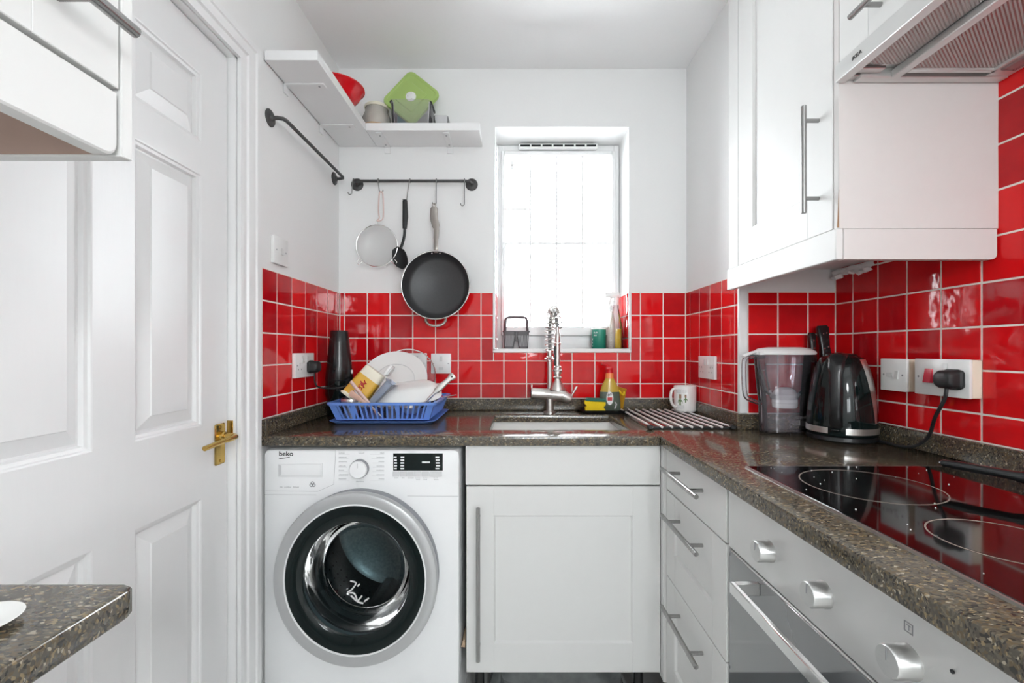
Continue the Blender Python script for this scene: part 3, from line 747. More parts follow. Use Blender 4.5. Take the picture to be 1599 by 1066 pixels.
    def rec(bm):
        a0, a1, b0, b1 = px(435.5), px(502.5), pz(742.5), pz(724.5)
        q = lambda i, e: [F(a0+i, b0+i, e), F(a1-i, b0+i, e), F(a1-i, b1-i, e), F(a0+i, b1-i, e)]
        loft(bm, [q(0, .0040), q(.0012, .0040)], False, False)
        loft(bm, [[F(a0+.0012, b0+.0012, .0037), F(a0+.009, b0+.003, .0037), F(a0+.009, b1-.003, .0037), F(a0+.0012, b1-.0012, .0037)]], True, False)
    sub(dr2, 'grip_recess', 'washer_grey', rec, 0)
    dial = sub(w, 'dial', 'washer_white', lambda bm: lathe(bm, [(.0275, -.001), (.0275, .010), (.026, .018), (.0245, .0205), (1e-4, .021)], Matrix(((1, 0, 0, px(562)), (0, 0, -1, Yf), (0, 1, 0, pz(731)), (0, 0, 0, 1))), 40))
    sub(dial, 'dial_side', 'washer_ring_dark', lambda bm: lathe(bm, [(.0285, -.001), (.0285, .008), (.0277, .0145), (.0270, .0145)], Matrix(((1, 0, 0, px(562)), (0, 0, -1, Yf), (0, 1, 0, pz(731)), (0, 0, 0, 1))), 40))
    sub(dial, 'pointer', 'print_light', lambda bm: box(bm, px(561.5), px(562.2), Yf-.0216, Yf-.020, pz(728), pz(721)), 0)
    disp = sub(w, 'display', 'black_gloss', lambda bm: box(bm, px(614), px(691.5), Yf-.001, Yf+.002, pz(734.5), pz(707.5), .0006), label='dark display with white print')
    def marks(bm):
        for i in range(5):
            y = 713.5+i*4.4
            for a, c in ((615.5, 620), (626, 631.5), (680.5, 686.5)):
                s = random.uniform(-.6, .6); box(bm, px(a+s), px(c+s), Yf-.0016, Yf-.0008, pz(y+1.2), pz(y-.9))
        box(bm, px(659), px(671.5), Yf-.0016, Yf-.0008, pz(722.6), pz(720.2))
    sub(disp, 'display_print', 'print_white', marks, 0)['kind'] = 'stuff'
    bx = [613, 624, 635.8, 647, 658.6, 670.4, 690.5]
    for a, c in zip(bx, bx[1:]):
        sub(w, 'button', 'washer_grey', lambda bm: box(bm, px(a+.5), px(c-.5), Yf-.003, Yf+.001, pz(743.5), pz(735.5), .0008))
    def fine(bm):
        R = random.Random(3)
        def word(a, c, y, h=.8):
            x = a
            while x < c:
                l = R.uniform(.5, 1.0); box(bm, px(x), px(min(c, x+l)), Yf-.0006, Yf+.0003, pz(y+h*R.uniform(.6, 1)), pz(y-h*R.uniform(.4, 1))); x += l+.35
        for i in range(7):
            y = 707+i*6.75
            word(529, 534+R.uniform(2, 12), y); word(600-R.uniform(6, 14), 600, y)
            line(bm, [(528.5, y+2), (546-4*math.sin(i*PI/6), y+2)], .00025); line(bm, [(578+4*math.sin(i*PI/6), y+2), (600, y+2)], .00025)
        word(560, 569, 707); word(556, 568, 751.5)
        for a, c in ((616, 622), (627.5, 632), (637, 646), (649, 656), (661, 667.5), (677, 684)): word(a, c, 746)
        for a, c in ((650, 656), (661.5, 667), (677.5, 685)): word(a, c, 748.6)
        word(437, 441.5, 760); word(444, 454.5, 760); word(457.5, 467, 760)
    fp_ = sub(w, 'panel_print', 'print_light', fine, 0); fp_['kind'] = 'stuff'
    sub(w, 'wool_mark', 'print_grey', lambda bm: [ring(bm, (px(488)+a, Yf-.0003, pz(756)+b), .0045, .0012, n=18, k=4) for a, b in ((-.0035, -.002), (.0035, -.002), (0, .0035))], 0)
    text('logo', 'beko', .0205, '-y', F(px(435.5), pz(711.5), .0006), 'print_black', w, sxx=1.08, bold=.0003)
    sub(w, 'logo_underline', 'print_black', lambda bm: line(bm, [(435.8, 715.7), (444, 714.8), (452.5, 713.3)], .0009), 0)
washer()
# =================================================================== oven, hob, hood
def oven():
    XF = .474; xo = .456
    o = thing('oven', 'stainless steel built-in oven with round knobs and a dark glass door', 'oven', (.75, .69, 0))
    sub(o, 'housing', 'carcass', lambda bm: (box(bm, XF, 1.04, .366, .382, .0, .879), box(bm, XF, 1.04, .9815, .9845, .0, .879), box(bm, XF, 1.04, .382, .9815, .0, .14)), 0)
    sub(o, 'body', 'oven_steel', lambda bm: box(bm, XF+.002, 1.0, .386, .980, .145, .86), 0)
    cp = sub(o, 'control_panel', 'oven_steel', lambda bm: box(bm, xo, XF, .386, .9835, .7505, .8765, .0015))
    for y in (.823, .677, .531):
        k = sub(o, 'knob', 'steel', lambda bm: lathe(bm, [(.0195, 0), (.0195, .004), (.0185, .006), (.0185, .024), (.0170, .0265), (1e-4, .027)], axis_mat(Vector((xo, y, .8095)), (-1, 0, 0)), 32))
        sub(k, 'indicator', 'print_grey', lambda bm: box(bm, xo-.0276, xo-.0268, y-.0006, y+.0006, .8110, .825), 0)
    def icon(bm):
        y, z = .532, .848
        for a0, a1, b0, b1 in ((-.006, .006, .005, .006), (-.006, .006, -.006, -.005), (-.006, -.005, -.006, .006), (.005, .006, -.006, .006), (-.003, .003, .002, .003), (-.001, 0, -.003, .002)): box(bm, xo-.0006, xo+.0003, y+a0, y+a1, z+b0, z+b1)
    sub(o, 'icon', 'print_grey', icon, 0)
    sub(o, 'pilot_lamp', 'black_plastic', lambda bm: cyl(bm, (xo-.0015, .478, .835), (xo+.001, .478, .835), .0022, 12))
    d = sub(o, 'oven_door', 'oven_steel', lambda bm: (box(bm, xo+.002, XF, .386, .9835, .16, .7455, .002)))
    sub(d, 'door_glass', 'oven_glass', lambda bm: box(bm, xo, xo+.004, .389, .9805, .165, .7425, .0008))
    hz = .722
    h = sub(d, 'handle', 'chrome', lambda bm: box(bm, .404, .414, .50, .868, hz-.011, hz+.011, .002))
    for y in (.862, .506): sub(h, 'bracket', 'steel', lambda bm: box(bm, .414, xo, y-.006, y+.006, hz-.011, hz+.011, .001))
mat('oven_glass', (.10, .105, .11), .05, 0, spec=1.0, coat=1.0)
oven()
def hob():
    h = thing('hob', 'black ceramic glass hob with ringed cooking zones', 'hob', (.77, .73, HW))
    sub(h, 'rim', 'steel', lambda bm: slab(bm, [.508, .511, 1.027, 1.030], [.437, .440, 1.012, 1.015], {(1, 1)}, HW, HW+.0042, 0), 0)
    sub(h, 'glass', 'hob_glass', lambda bm: box(bm, .511, 1.027, .440, 1.012, HW, HW+.005, .0012))
    zt = HW+.005
    for x, y, r in ((.668, .868, .113), (.655, .612, .082), (.885, .60, .105)):
        zn = sub(h, 'cooking_zone', 'hob_ring', lambda bm: lathe(bm, [(r, zt-.001), (r, zt+.0003), (r-.0022, zt+.0003), (r-.0022, zt-.001)], Matrix.Translation((x, y, 0)), 64), 0)
        sub(zn, 'zone_glass', 'hob_zone', lambda bm: lathe(bm, [(r-.0045, zt-.001), (r-.0045, zt+.0002), (1e-4, zt+.0002)], Matrix.Translation((x, y, 0)), 64), 0)
    def crumbs(bm):
        R = random.Random(5)
        for i in range(46):
            x, y, s = R.uniform(.53, 1.0), R.uniform(.5, 1.0), R.uniform(.0006, .0014)
            bmesh.ops.create_icosphere(bm, subdivisions=1, radius=s, matrix=Matrix.Translation((x, y, zt+s*.5)))
    c = sub(h, 'crumbs', 'porcelain', crumbs); c['kind'] = 'stuff'
m_ = mat('hob_glass', (.004, .004, .004), .05, spec=.38)
hob()
def hood():
    zb = 1.757; x0 = .700
    h = thing('extractor_hood', 'stainless steel slide-out extractor hood with mesh filters above the hob', 'extractor hood', (.88, .7, zb))
    lip = sub(h, 'front_lip', 'oven_steel', lambda bm: box(bm, x0, x0+.022, .41, 1.0065, zb, 1.795, .001), label='brushed steel front lip')
    text('logo', 'IKEA', .0105, '-x', Vector((x0-.0004, .955, zb+.016)), 'print_black', lip, bold=.0003, sxx=1.3)
    sub(h, 'body', 'oven_steel', lambda bm: (box(bm, x0+.022, XR-.008, .41, 1.0065, 1.779, 1.795), box(bm, .742, XR-.008, .985, 1.0065, zb+.001, 1.779, .001), box(bm, .742, XR-.008, .41, .430, zb+.001, 1.779, .001), box(bm, 1.010, XR-.008, .430, .985, zb+.003, 1.779, .001)), 0)
    sub(h, 'slide_rail', 'steel', lambda bm: (box(bm, x0+.022, .80, .988, 1.0065, zb+.006, 1.779, .001), box(bm, x0+.030, .78, .965, .982, zb+.008, zb+.014, .001)), 0)
    def filt(bm, xa, xb, z):
        box(bm, xa, xb, .452, .958, z, z+.003)
    sub(h, 'filter', 'filter_metal', lambda bm: filt(bm, x0+.030, .800, zb+.012), 0, 'ribbed grey metal grease filter')
    sub(h, 'filter', 'filter_metal', lambda bm: filt(bm, .826, 1.004, zb+.004), 0, 'ribbed grey metal grease filter')
    sub(h, 'filter_frame', 'oven_steel', lambda bm: (box(bm, .806, .826, .43, .985, zb-.001, zb+.016, .002), box(bm, .826, 1.008, .958, .968, zb-.001, zb+.010, .001), box(bm, 1.000, 1.008, .43, .968, zb-.001, zb+.010, .001)))
    sub(h, 'lamp_cover', 'clear_plastic', lambda bm: box(bm, 1.014, 1.046, .72, .96, zb-.002, zb+.004, .002))
hood()

# =================================================================== shelves and rails
def shelf_bracket(parent, f):
    pass
def shelves():
    s = thing('wall_shelf', 'white shelf board along the left wall above the dark rail', 'shelf', (-.70, 1.7, 2.065))
    sub(s, 'board', 'gloss_white', lambda bm: box(bm, XL+.004, -.613, 1.414, YB-.002, 2.066, 2.097, .001))
    for y in (1.548, 1.828):
        b = sub(s, 'bracket', 'gloss_white', lambda bm: (box(bm, XL+.001, -.645, y-.015, y+.015, 2.0615, 2.066, .001), box(bm, XL+.001, XL+.005, y-.015, y+.015, 2.035, 2.066, .001)))
        sub(b, 'screw', 'print_grey', lambda bm: cyl(bm, (-.665, y, 2.0605), (-.665, y, 2.062), .0035, 10))
    s = thing('wall_shelf', 'white shelf board on the back wall left of the window', 'shelf', (-.38, 1.94, 2.065))
    sub(s, 'board', 'gloss_white', lambda bm: box(bm, -.612, -.149, 1.865, YB-.002, 2.066, 2.097, .001))
    for x in (-.565, -.290):
        b = sub(s, 'bracket', 'gloss_white', lambda bm: (box(bm, x-.013, x+.013, 1.878, YB-.001, 2.0605, 2.066, .001), box(bm, x-.013, x+.013, YB-.006, YB-.001, 2.035, 2.066, .001)))
        for y in (1.900, 1.985): sub(b, 'screw', 'print_grey', lambda bm: cyl(bm, (x, y, 2.0592), (x, y, 2.061), .0032, 10))
    # rails
    def rail(label, f, plane, a0, a1, z, off):
        r = thing('hanging_rail', label, 'rail', fp(f, plane, (a0+a1)/2, z, 0))
        path = [fp(f, plane, a0, z, 0), fp(f, plane, a0, z, off*.6), fp(f, plane, a0+.006, z, off*.9), fp(f, plane, a0+.02, z, off), fp(f, plane, a1-.02, z, off), fp(f, plane, a1-.006, z, off*.9), fp(f, plane, a1, z, off*.6), fp(f, plane, a1, z, 0)]
        sub(r, 'bar', 'iron', lambda bm: tube(bm, path, .0062, 12))
        for a in (a0, a1):
            fl = sub(r, 'flange', 'iron', lambda bm: lathe(bm, [(.027, 0), (.027, .003), (.024, .006), (.012, .008), (.009, .014), (1e-4, .014)], axis_mat(fp(f, plane, a, z, 0), fp(f, plane, a, z, 1)-fp(f, plane, a, z, 0)), 28))
            for k in (-1, 1):
                q = fp(f, plane, a+.017*k, z, .005); sub(fl, 'screw', 'iron', lambda bm: cyl(bm, q, q+(fp(f, plane, 0, 0, .002)-fp(f, plane, 0, 0, 0)), .003, 8))
    rail('dark iron rail on the left wall with nothing hanging from it', '+x', XL, 1.450, 1.962, 1.906, .045)
    rail('dark iron rail on the back wall holding hooks and pans', '-y', YB, -.699, -.196, 1.899, .045)
shelves()
YRAIL, ZRAIL = YB-.045, 1.899
def s_hook(label, x, zb, lean=0.0, m='hook_steel', flip=1):
    """S hook over the back rail, lower bend at height zb"""
    R = .0095; top = [Vector((0, R*math.cos(a), R*math.sin(a))) for a in [PI*1.15-i*PI*1.15/8 for i in range(9)]]
    rr = .008; L = ZRAIL-zb-rr
    pts = [Vector((x, YRAIL-p.y*flip*1, ZRAIL+p.z)) for p in top]      # arc from wall side over the bar to the front
    pts = [Vector((x-lean*.2, YRAIL+.0095*math.cos(PI*-.15+i*PI*1.15/8), ZRAIL+.0095*math.sin(PI*-.15+i*PI*1.15/8))) for i in range(9)]
    f = Vector((x, YRAIL-.0095, ZRAIL)); e = Vector((x+lean, YRAIL-.0095, zb+rr))
    pts += [f.lerp(e, .5), e]
    dirx = -1 if lean <= 0 else 1
    for i in range(1, 9):
        a = i*PI*1.1/8; pts.append(e+Vector((dirx*(rr-rr*math.cos(a)), 0, -rr*math.sin(a))))
    o = sub(None, 's_hook', m, lambda bm: tube(bm, pts, .0021, 8)); tag(o, label, 'hook', 'hooks on the back rail')
    return e+Vector((dirx*rr, 0, -rr))
# =================================================================== hung utensils
hk = {}
hk['empty_l'] = s_hook('short empty steel hook at the left end of the back rail', -.700, 1.838, -.004)
hk['sieve'] = s_hook('steel hook from which the round sieve hangs', -.592, 1.848, .006)
hk['spoon'] = s_hook('steel hook holding the black spoon', -.459, 1.808, -.010)
hk['pan'] = s_hook('steel hook holding the frying pan', -.343, 1.794, .0)
hk['empty_r'] = s_hook('long empty steel hook at the right end of the back rail', -.222, 1.790, .0)
def sieve():
    p = hk['sieve']; c = Vector((-.596, YRAIL-.012, 1.618)); R = .0885
    t = thing('sieve', 'round wire mesh sieve with a pink loop handle on the back rail', 'sieve', (c.x, c.y, c.z-R))
    Mx = axis_mat(c, (0, -1, 0))
    sub(t, 'rim', 'chrome', lambda bm: ring(bm, c, R, .0026, n=56))
    sub(t, 'mesh_bowl', 'wiremesh', lambda bm: lathe(bm, [(R, 0), (.080, -.014), (.062, -.027), (.036, -.034), (1e-4, -.037)], Mx, 40))
    top = Vector((p.x, c.y, p.z+.001)); 
    def hd(bm):
        zt, zb = p.z+.0015, c.z+R+.018
        pts = [(p.x, c.y, zt+.0), (p.x+.006, c.y, zt-.006), (p.x+.009, c.y, zt-.03), (p.x+.010, c.y, zb+.03), (p.x+.004, c.y, zb+.004), (c.x, c.y, zb), (p.x-.007, c.y, zb+.012), (p.x-.011, c.y, zb+.04), (p.x-.009, c.y, zt-.03), (p.x-.006, c.y, zt-.006)]
        q = spl(pts, 5, closed=True); tube(bm, q+[q[0]], .0026, 8)
    sub(t, 'handle_loop', 'pink', hd)
    sub(t, 'neck', 'chrome', lambda bm: cyl(bm, (c.x, c.y, c.z+R), (c.x, c.y, c.z+R+.021), .0022, 8))
    for s in (-1, 1):
        a0 = -PI/2+s*.83; 
        q = [c+Vector((R*math.cos(a0-.09), 0, R*math.sin(a0-.09))), c+Vector(((R+.021)*math.cos(a0-.06), 0, (R+.021)*math.sin(a0-.06))), c+Vector(((R+.024)*math.cos(a0), 0, (R+.024)*math.sin(a0))), c+Vector(((R+.021)*math.cos(a0+.06), 0, (R+.021)*math.sin(a0+.06))), c+Vector((R*math.cos(a0+.09), 0, R*math.sin(a0+.09)))]
        sub(t, 'rest_hook', 'chrome', lambda bm: tube(bm, spl(q, 4), .0016, 6))
sieve()
def spoon():
    p = hk['spoon']; y = YRAIL-.012
    t = thing('serving_spoon', 'black nylon serving spoon hanging between the sieve and the pan', 'spoon', (p.x, y, 1.48))
    h = Vector((p.x, y, p.z))
    sub(t, 'handle', 'black_rubber', lambda bm: tube(bm, [h+Vector((.001, 0, .007)), h+Vector((.001, 0, .002)), h+Vector((.0025, -.002, -.03)), h+Vector((.003, -.002, -.07)), h+Vector((.001, -.001, -.10)), h+Vector((.0, 0, -.117))], [.006, .0105, .0115, .0125, .0105, .0095], 14, ry=[.004, .006, .008, .009, .008, .007]))
    sub(t, 'stem', 'black_plastic', lambda bm: tube(bm, spl([h+Vector((.0, 0, -.112)), h+Vector((-.001, 0, -.14)), h+Vector((-.006, -.002, -.17)), h+Vector((-.015, -.004, -.20))], 5), .0062, 10, ry=.004))
    def bowl(bm):
        c = h+Vector((-.019, -.004, -.243)); L = []
        for k in range(9):
            s = -1+2*k/8; w = .029*math.sqrt(max(0, 1-abs(s)**2.4))+.003; z = c.z-s*.048
            L.append([Vector((c.x+.010*s+w*u, c.y+.012*(1-u*u)*(1-s*s)*.9, z)) for u in (-1, -.6, -.2, .2, .6, 1)])
        loft(bm, L, False, False, closed=False)
        bmesh.ops.solidify(bm, geom=bm.faces[:], thickness=.003)
    sub(t, 'bowl', 'black_rubber', bowl)
spoon()
def frypan():
    p = hk['pan']; cz = 1.17+(547-445)*1.925/715; cx = (680-806)*1.925/715; R = .1445; yr = 1.925
    t = thing('frying_pan', 'dark grey non-stick frying pan with steel handle hanging on the back rail', 'pan', (cx, 1.97, cz-R))
    M = axis_mat(Vector((cx, yr, cz)), (0, -1, 0))
    sub(t, 'outer_shell', 'black_plastic', lambda bm: lathe(bm, [(R, 0), (R-.002, -.008), (.128, -.045), (.118, -.056), (1e-4, -.057)], M, 64))
    sub(t, 'inside', 'pan_grey', lambda bm: lathe(bm, [(R-.003, .0), (.136, -.012), (.124, -.042), (.112, -.050), (1e-4, -.051)], M, 64))
    sub(t, 'rim', 'chrome', lambda bm: ring(bm, (cx, yr, cz), R-.0012, .0028, n=72))
    top = Vector((p.x, YRAIL-.016, p.z))
    z0 = cz+R
    pts = [Vector((cx+.002, yr+.008, z0-.006)), Vector((cx+.001, yr-.0, z0+.012)), Vector((cx, yr+.012, z0+.05)), Vector((cx, yr+.022, z0+.10)), Vector((p.x, YRAIL-.014, z0+.145)), Vector((p.x, YRAIL-.011, p.z-.010))]
    hd = sub(t, 'handle', 'pan_handle', lambda bm: tube(bm, spl(pts, 5), [.010]*6+[.010]*5+[.012]*5+[.0165]*5+[.0165]*4+[.011], 14, ry=.005), label='brushed steel handle')
    sub(hd, 'hanging_eye', 'pan_handle', lambda bm: ring(bm, (p.x, YRAIL-.011, p.z-.003), .0072, .0028, n=20))
    for s in (-1, 1): sub(t, 'rivet', 'chrome', lambda bm: bmesh.ops.create_uvsphere(bm, u_segments=10, v_segments=6, radius=.0045, matrix=Matrix.Translation((cx+s*.017, yr+.012, cz+R-.008))))
    sub(t, 'helper_handle', 'pan_handle', lambda bm: tube(bm, spl([(cx-.042, yr+.012, cz-R+.010), (cx-.040, yr+.004, cz-R-.008), (cx-.026, yr-.002, cz-R-.022), (cx-.0, yr-.003, cz-R-.027), (cx+.026, yr-.002, cz-R-.022), (cx+.040, yr+.004, cz-R-.008), (cx+.042, yr+.012, cz-R+.010)], 5), .0055, 10, ry=.004))
frypan()

# =================================================================== things on the shelf
def shelf_things():
    ZS = 2.0975
    # red bowl leaning in the corner
    t = thing('bowl', 'red plastic bowl on the left wall shelf, rim over the edge', 'bowl', (-.675, 1.725, ZS))
    def b(bm):
        lathe(bm, [(1e-4, 0), (.045, .0), (.062, .008), (.080, .028), (.092, .054), (.100, .058), (.100, .062), (.095, .062), (.078, .030), (.063, .014), (.044, .005), (1e-4, .005)], None, 48)
    M = Matrix.Translation((-.7005 if False else -.6745, 1.725, ZS))
    bm = new(); b(bm); obj('shell', bm, 'red_plastic', t, M=M)
    # clear round tub with cream rim
    t = thing('food_tub', 'cloudy round tub with cream lid on the corner of the back shelf', 'tub', (-.600, 1.955, ZS))
    M = Matrix.Translation((-.592, 1.945, ZS))
    sub(t, 'tub', 'frosted_tub', lambda bm: lathe(bm, [(1e-4, 0), (.050, 0), (.056, .006), (.060, .05), (.048, .078), (.046, .095), (.043, .095), (.045, .078), (.057, .05), (.053, .008), (1e-4, .003)], M, 32))
    sub(t, 'contents', 'box_cream', lambda bm: lathe(bm, [(1e-4, .004), (.050, .004), (.055, .03), (.055, .060), (1e-4, .062)], M, 28))
    sub(t, 'lid', 'cream_plastic', lambda bm: lathe(bm, [(.047, .094), (.050, .094), (.050, .104), (.046, .108), (1e-4, .108)], M, 32))
    sub(t, 'base_ring', 'wood', lambda bm: lathe(bm, [(.0505, .0005), (.0575, .004), (.0580, .016), (.0565, .016)], M, 32))
    # clear box with teal box inside and the green lid standing in it
    t = thing('food_box', 'clear plastic food box on the back shelf holding a green lid', 'food box', (-.44, 1.945, ZS))
    M = Matrix.Translation((-.437, 1.940, ZS))
    sub(t, 'box', 'clear_plastic', lambda bm: loft(bm, [rrect(.078, .052, 0, .02, M=M), rrect(.084, .058, .100, .022, M=M), rrect(.088, .062, .102, .024, M=M), rrect(.0865, .0605, .105, .024, M=M), rrect(.082, .056, .100, .022, M=M), rrect(.076, .050, .003, .02, M=M)]))
    o = thing('small_box', 'teal box inside the clear food box on the shelf', 'box', (-.46, 1.95, ZS+.0035))
    sub(o, 'tub', 'teal', lambda bm: loft(bm, [rrect(.036, .014, 0, .006, M=Matrix.Translation((-.472, 1.968, ZS+.004))), rrect(.037, .015, .082, .006, M=Matrix.Translation((-.472, 1.968, ZS+.004)))]))
    sub(o, 'lid', 'navy', lambda bm: box(bm, -.511, -.433, 1.952, 1.984, ZS+.0862, ZS+.091, .002))
    g = thing('box_lid', 'square green lid with a white vent, standing on one corner in the clear box', 'lid', (-.44, 1.92, ZS+.01))
    Mg = Matrix.Translation((-.443, 1.932, ZS+.140)) @ Matrix.Rotation(math.radians(-7), 4, 'X') @ FR['-y'].to_4x4() @ Matrix.Rotation(math.radians(50), 4, 'Z') @ Matrix.Scale(1.13, 4)
    sub(g, 'plate', 'green_plastic', lambda bm: loft(bm, [rrect(.080, .074, -.010, .022, M=Mg), rrect(.083, .077, -.008, .024, M=Mg), rrect(.083, .077, .000, .024, M=Mg), rrect(.081, .075, .003, .022, M=Mg), rrect(.073, .067, .003, .020, M=Mg), rrect(.071, .065, .001, .018, M=Mg), rrect(.046, .042, .001, .010, M=Mg), rrect(.044, .040, .004, .008, M=Mg)]))
    v = sub(g, 'vent', 'white_plastic', lambda bm: lathe(bm, [(.019, .003), (.019, .006), (.017, .0075), (1e-4, .0075)], Mg, 28), label='white vent disc')
    for a in (.5, 2.3, 4.2): sub(v, 'vent_hole', 'print_grey', lambda bm: cyl(bm, Mg @ Vector((.011*math.cos(a), .011*math.sin(a), .007)), Mg @ Vector((.011*math.cos(a), .011*math.sin(a), .0082)), .0014, 8))
    # narrow clear box behind with a blue mark
    t = thing('food_box', 'small clear box with a blue mark right of the green lid', 'food box', (-.335, 1.97, ZS))
    M = Matrix.Translation((-.318, 1.962, ZS))
    sub(t, 'box', 'clear_plastic', lambda bm: loft(bm, [rrect(.028, .034, 0, .010, M=M), rrect(.031, .037, .060, .010, M=M), rrect(.030, .036, .060, .010, M=M), rrect(.0265, .032, .003, .01, M=M)]))
    sub(t, 'mark', 'navy', lambda bm: loft(bm, [[Vector((-.330+a, y, ZS+b)) for a, b in ((0, .004), (.012, .004), (.007, .014), (.005, .032))] for y in (1.9268, 1.9274)]), 0)
    # small steel infuser
    t = thing('tea_strainer', 'small round steel tea strainer at the right end of the shelf', 'strainer', (-.262, 1.93, ZS))
    M = Matrix.Translation((-.262, 1.925, ZS))
    sub(t, 'dome', 'nickel', lambda bm: lathe(bm, [(1e-4, 0), (.012, 0), (.020, .006), (.021, .011), (.016, .019), (.008, .023), (1e-4, .024)], M, 24))
    sub(t, 'hook', 'chrome', lambda bm: tube(bm, spl([(-.248, 1.922, ZS+.018), (-.241, 1.920, ZS+.016), (-.236, 1.918, ZS+.008), (-.232, 1.918, ZS+.004)], 4), .0016, 6))
shelf_things()

# =================================================================== switches and sockets
def plate(name, label, cat, f, plane, a, z, w, h, depth=.010, parts=(), box_depth=0, off=.0065):
    """wall plate; parts: list of (kind, da, dz)"""
    t = thing(name, label, cat, fp(f, plane, a, z-h/2, off))
    s = -1 if f == '-x' else 1
    if box_depth: sub(t, 'back_box', 'cream_plastic', lambda bm: fbox(bm, f, plane, a-w/2+.001, a+w/2-.001, z-h/2+.001, z+h/2-.001, off, off+box_depth, .001))
    o0 = off+box_depth; o1 = o0+depth
    sub(t, 'face_plate', 'white_plastic', lambda bm: fbox(bm, f, plane, a-w/2, a+w/2, z-h/2, z+h/2, o0, o1, .002, 2))
    for p in parts:
        k, da, dz = p[:3]; da *= s
        if k == 'screw': sub(t, 'screw', 'print_grey', lambda bm: cyl(bm, fp(f, plane, a+da, z+dz, o1-.001), fp(f, plane, a+da, z+dz, o1+.0006), .0026, 10))
        elif k == 'rocker': sub(t, 'rocker', 'rocker_white', lambda bm: loft(bm, [[fp(f, plane, a+da+x, z+dz+y, o1-.001) for x, y in ((-.0055, -.011), (.0055, -.011), (.0055, .011), (-.0055, .011))], [fp(f, plane, a+da+x, z+dz+y, o1+q) for x, y, q in ((-.0055, -.011, .0045), (.0055, -.011, .0045), (.0055, .011, .0012), (-.0055, .011, .0012))]]), 20)
        elif k == 'bigrocker': sub(t, 'rocker', 'red_switch', lambda bm: loft(bm, [[fp(f, plane, a+da+x, z+dz+y, o1-.001) for x, y in ((-.011, -.018), (.011, -.018), (.011, .018), (-.011, .018))], [fp(f, plane, a+da+x, z+dz+y, o1+q) for x, y, q in ((-.010, -.017, .008), (.010, -.017, .008), (.010, .017, .002), (-.010, .017, .002))]]), 20, 'red rocker switch')
        elif k == 'pins':
            sub(t, 'pin_holes', 'print_grey', lambda bm: (fbox(bm, f, plane, a+da-.002, a+da+.002, z+dz+.006, z+dz+.014, o1-.001, o1+.0004), fbox(bm, f, plane, a+da-.0145, a+da-.0085, z+dz-.010, z+dz-.006, o1-.001, o1+.0004), fbox(bm, f, plane, a+da+.0085, a+da+.0145, z+dz-.010, z+dz-.006, o1-.001, o1+.0004)), 0)
        elif k == 'fuse': sub(t, 'fuse_holder', 'rocker_white', lambda bm: fbox(bm, f, plane, a+da-.010, a+da+.010, z+dz-.006, z+dz+.006, o1-.001, o1+.0012, .0008))
        elif k == 'neon': sub(t, 'status_mark', 'red_switch', lambda bm: fbox(bm, f, plane, a+da-.0015, a+da+.0015, z+dz-.001, z+dz+.001, o1-.001, o1+.0004), 0)
    return o1
plate('light_switch', 'white light switch on the left wall above the red tiles', 'switch', '+x', XL, 1.500, 1.494, .088, .088, .012, [('rocker', .004, 0), ('screw', -.03, 0), ('screw', .03, 0)], off=0)
OL = plate('wall_socket', 'white double socket on the red tiles of the left wall with a black plug', 'socket', '+x', XL, 1.655, 1.117, .147, .087, .012, [('rocker', .018, .022), ('rocker', -.018, .022), ('pins', -.040, -.006), ('screw', -.060, 0), ('screw', .060, 0)])
plate('fused_switch', 'white fused switch plate right of the plates in the dish rack', 'switch', '-y', YB, -.3285, 1.113, .087, .087, .010, [('rocker', 0, .020), ('fuse', 0, -.022), ('screw', -.032, 0), ('screw', .032, 0)])
plate('fused_switch', 'white switch plate half hidden behind the glass lid in the dish rack', 'switch', '-y', YB, -.434, 1.115, .087, .087, .010, [('rocker', 0, .020), ('screw', -.032, 0), ('screw', .032, 0)])
plate('wall_socket', 'white double socket on the red tiles behind the mug', 'socket', '-x', XP, 1.768, 1.105, .147, .087, .011, [('rocker', .012, .020), ('rocker', -.012, .020), ('pins', -.040, -.010), ('pins', .040, -.010), ('screw', -.060, 0), ('screw', .060, 0), ('neon', -.03, -.02)])
plate('light_switch', 'square white switch on the right wall beside the cooker switch', 'switch', '-x', XR, 1.254, 1.1035, .086, .088, .008, [('rocker', .013, 0), ('fuse', -.012, 0), ('screw', -.031, 0), ('screw', .031, 0)], box_depth=.022)
OC = plate('cooker_switch', 'wide white cooker switch with red rocker and a black plug on the right wall', 'switch', '-x', XR, 1.114, 1.104, .144, .090, .008, [('bigrocker', -.030, .003), ('rocker', .014, .024), ('screw', -.060, 0)], box_depth=.022)
def plug(t, f, plane, a, z, w0, name='plug'):
    M = fmat(f, fp(f, plane, a, z, w0))
    return sub(t, name, 'black_rubber', lambda bm: loft(bm, [rrect(.024, .022, 0, .010, M=M), rrect(.025, .024, .006, .012, M=M), rrect(.022, .022, .010, .012, M=M), rrect(.023, .021, .026, .013, M=M), rrect(.020, .017, .034, .013, M=M), rrect(.014, .011, .037, .010, M=M)]), label='black mains plug')
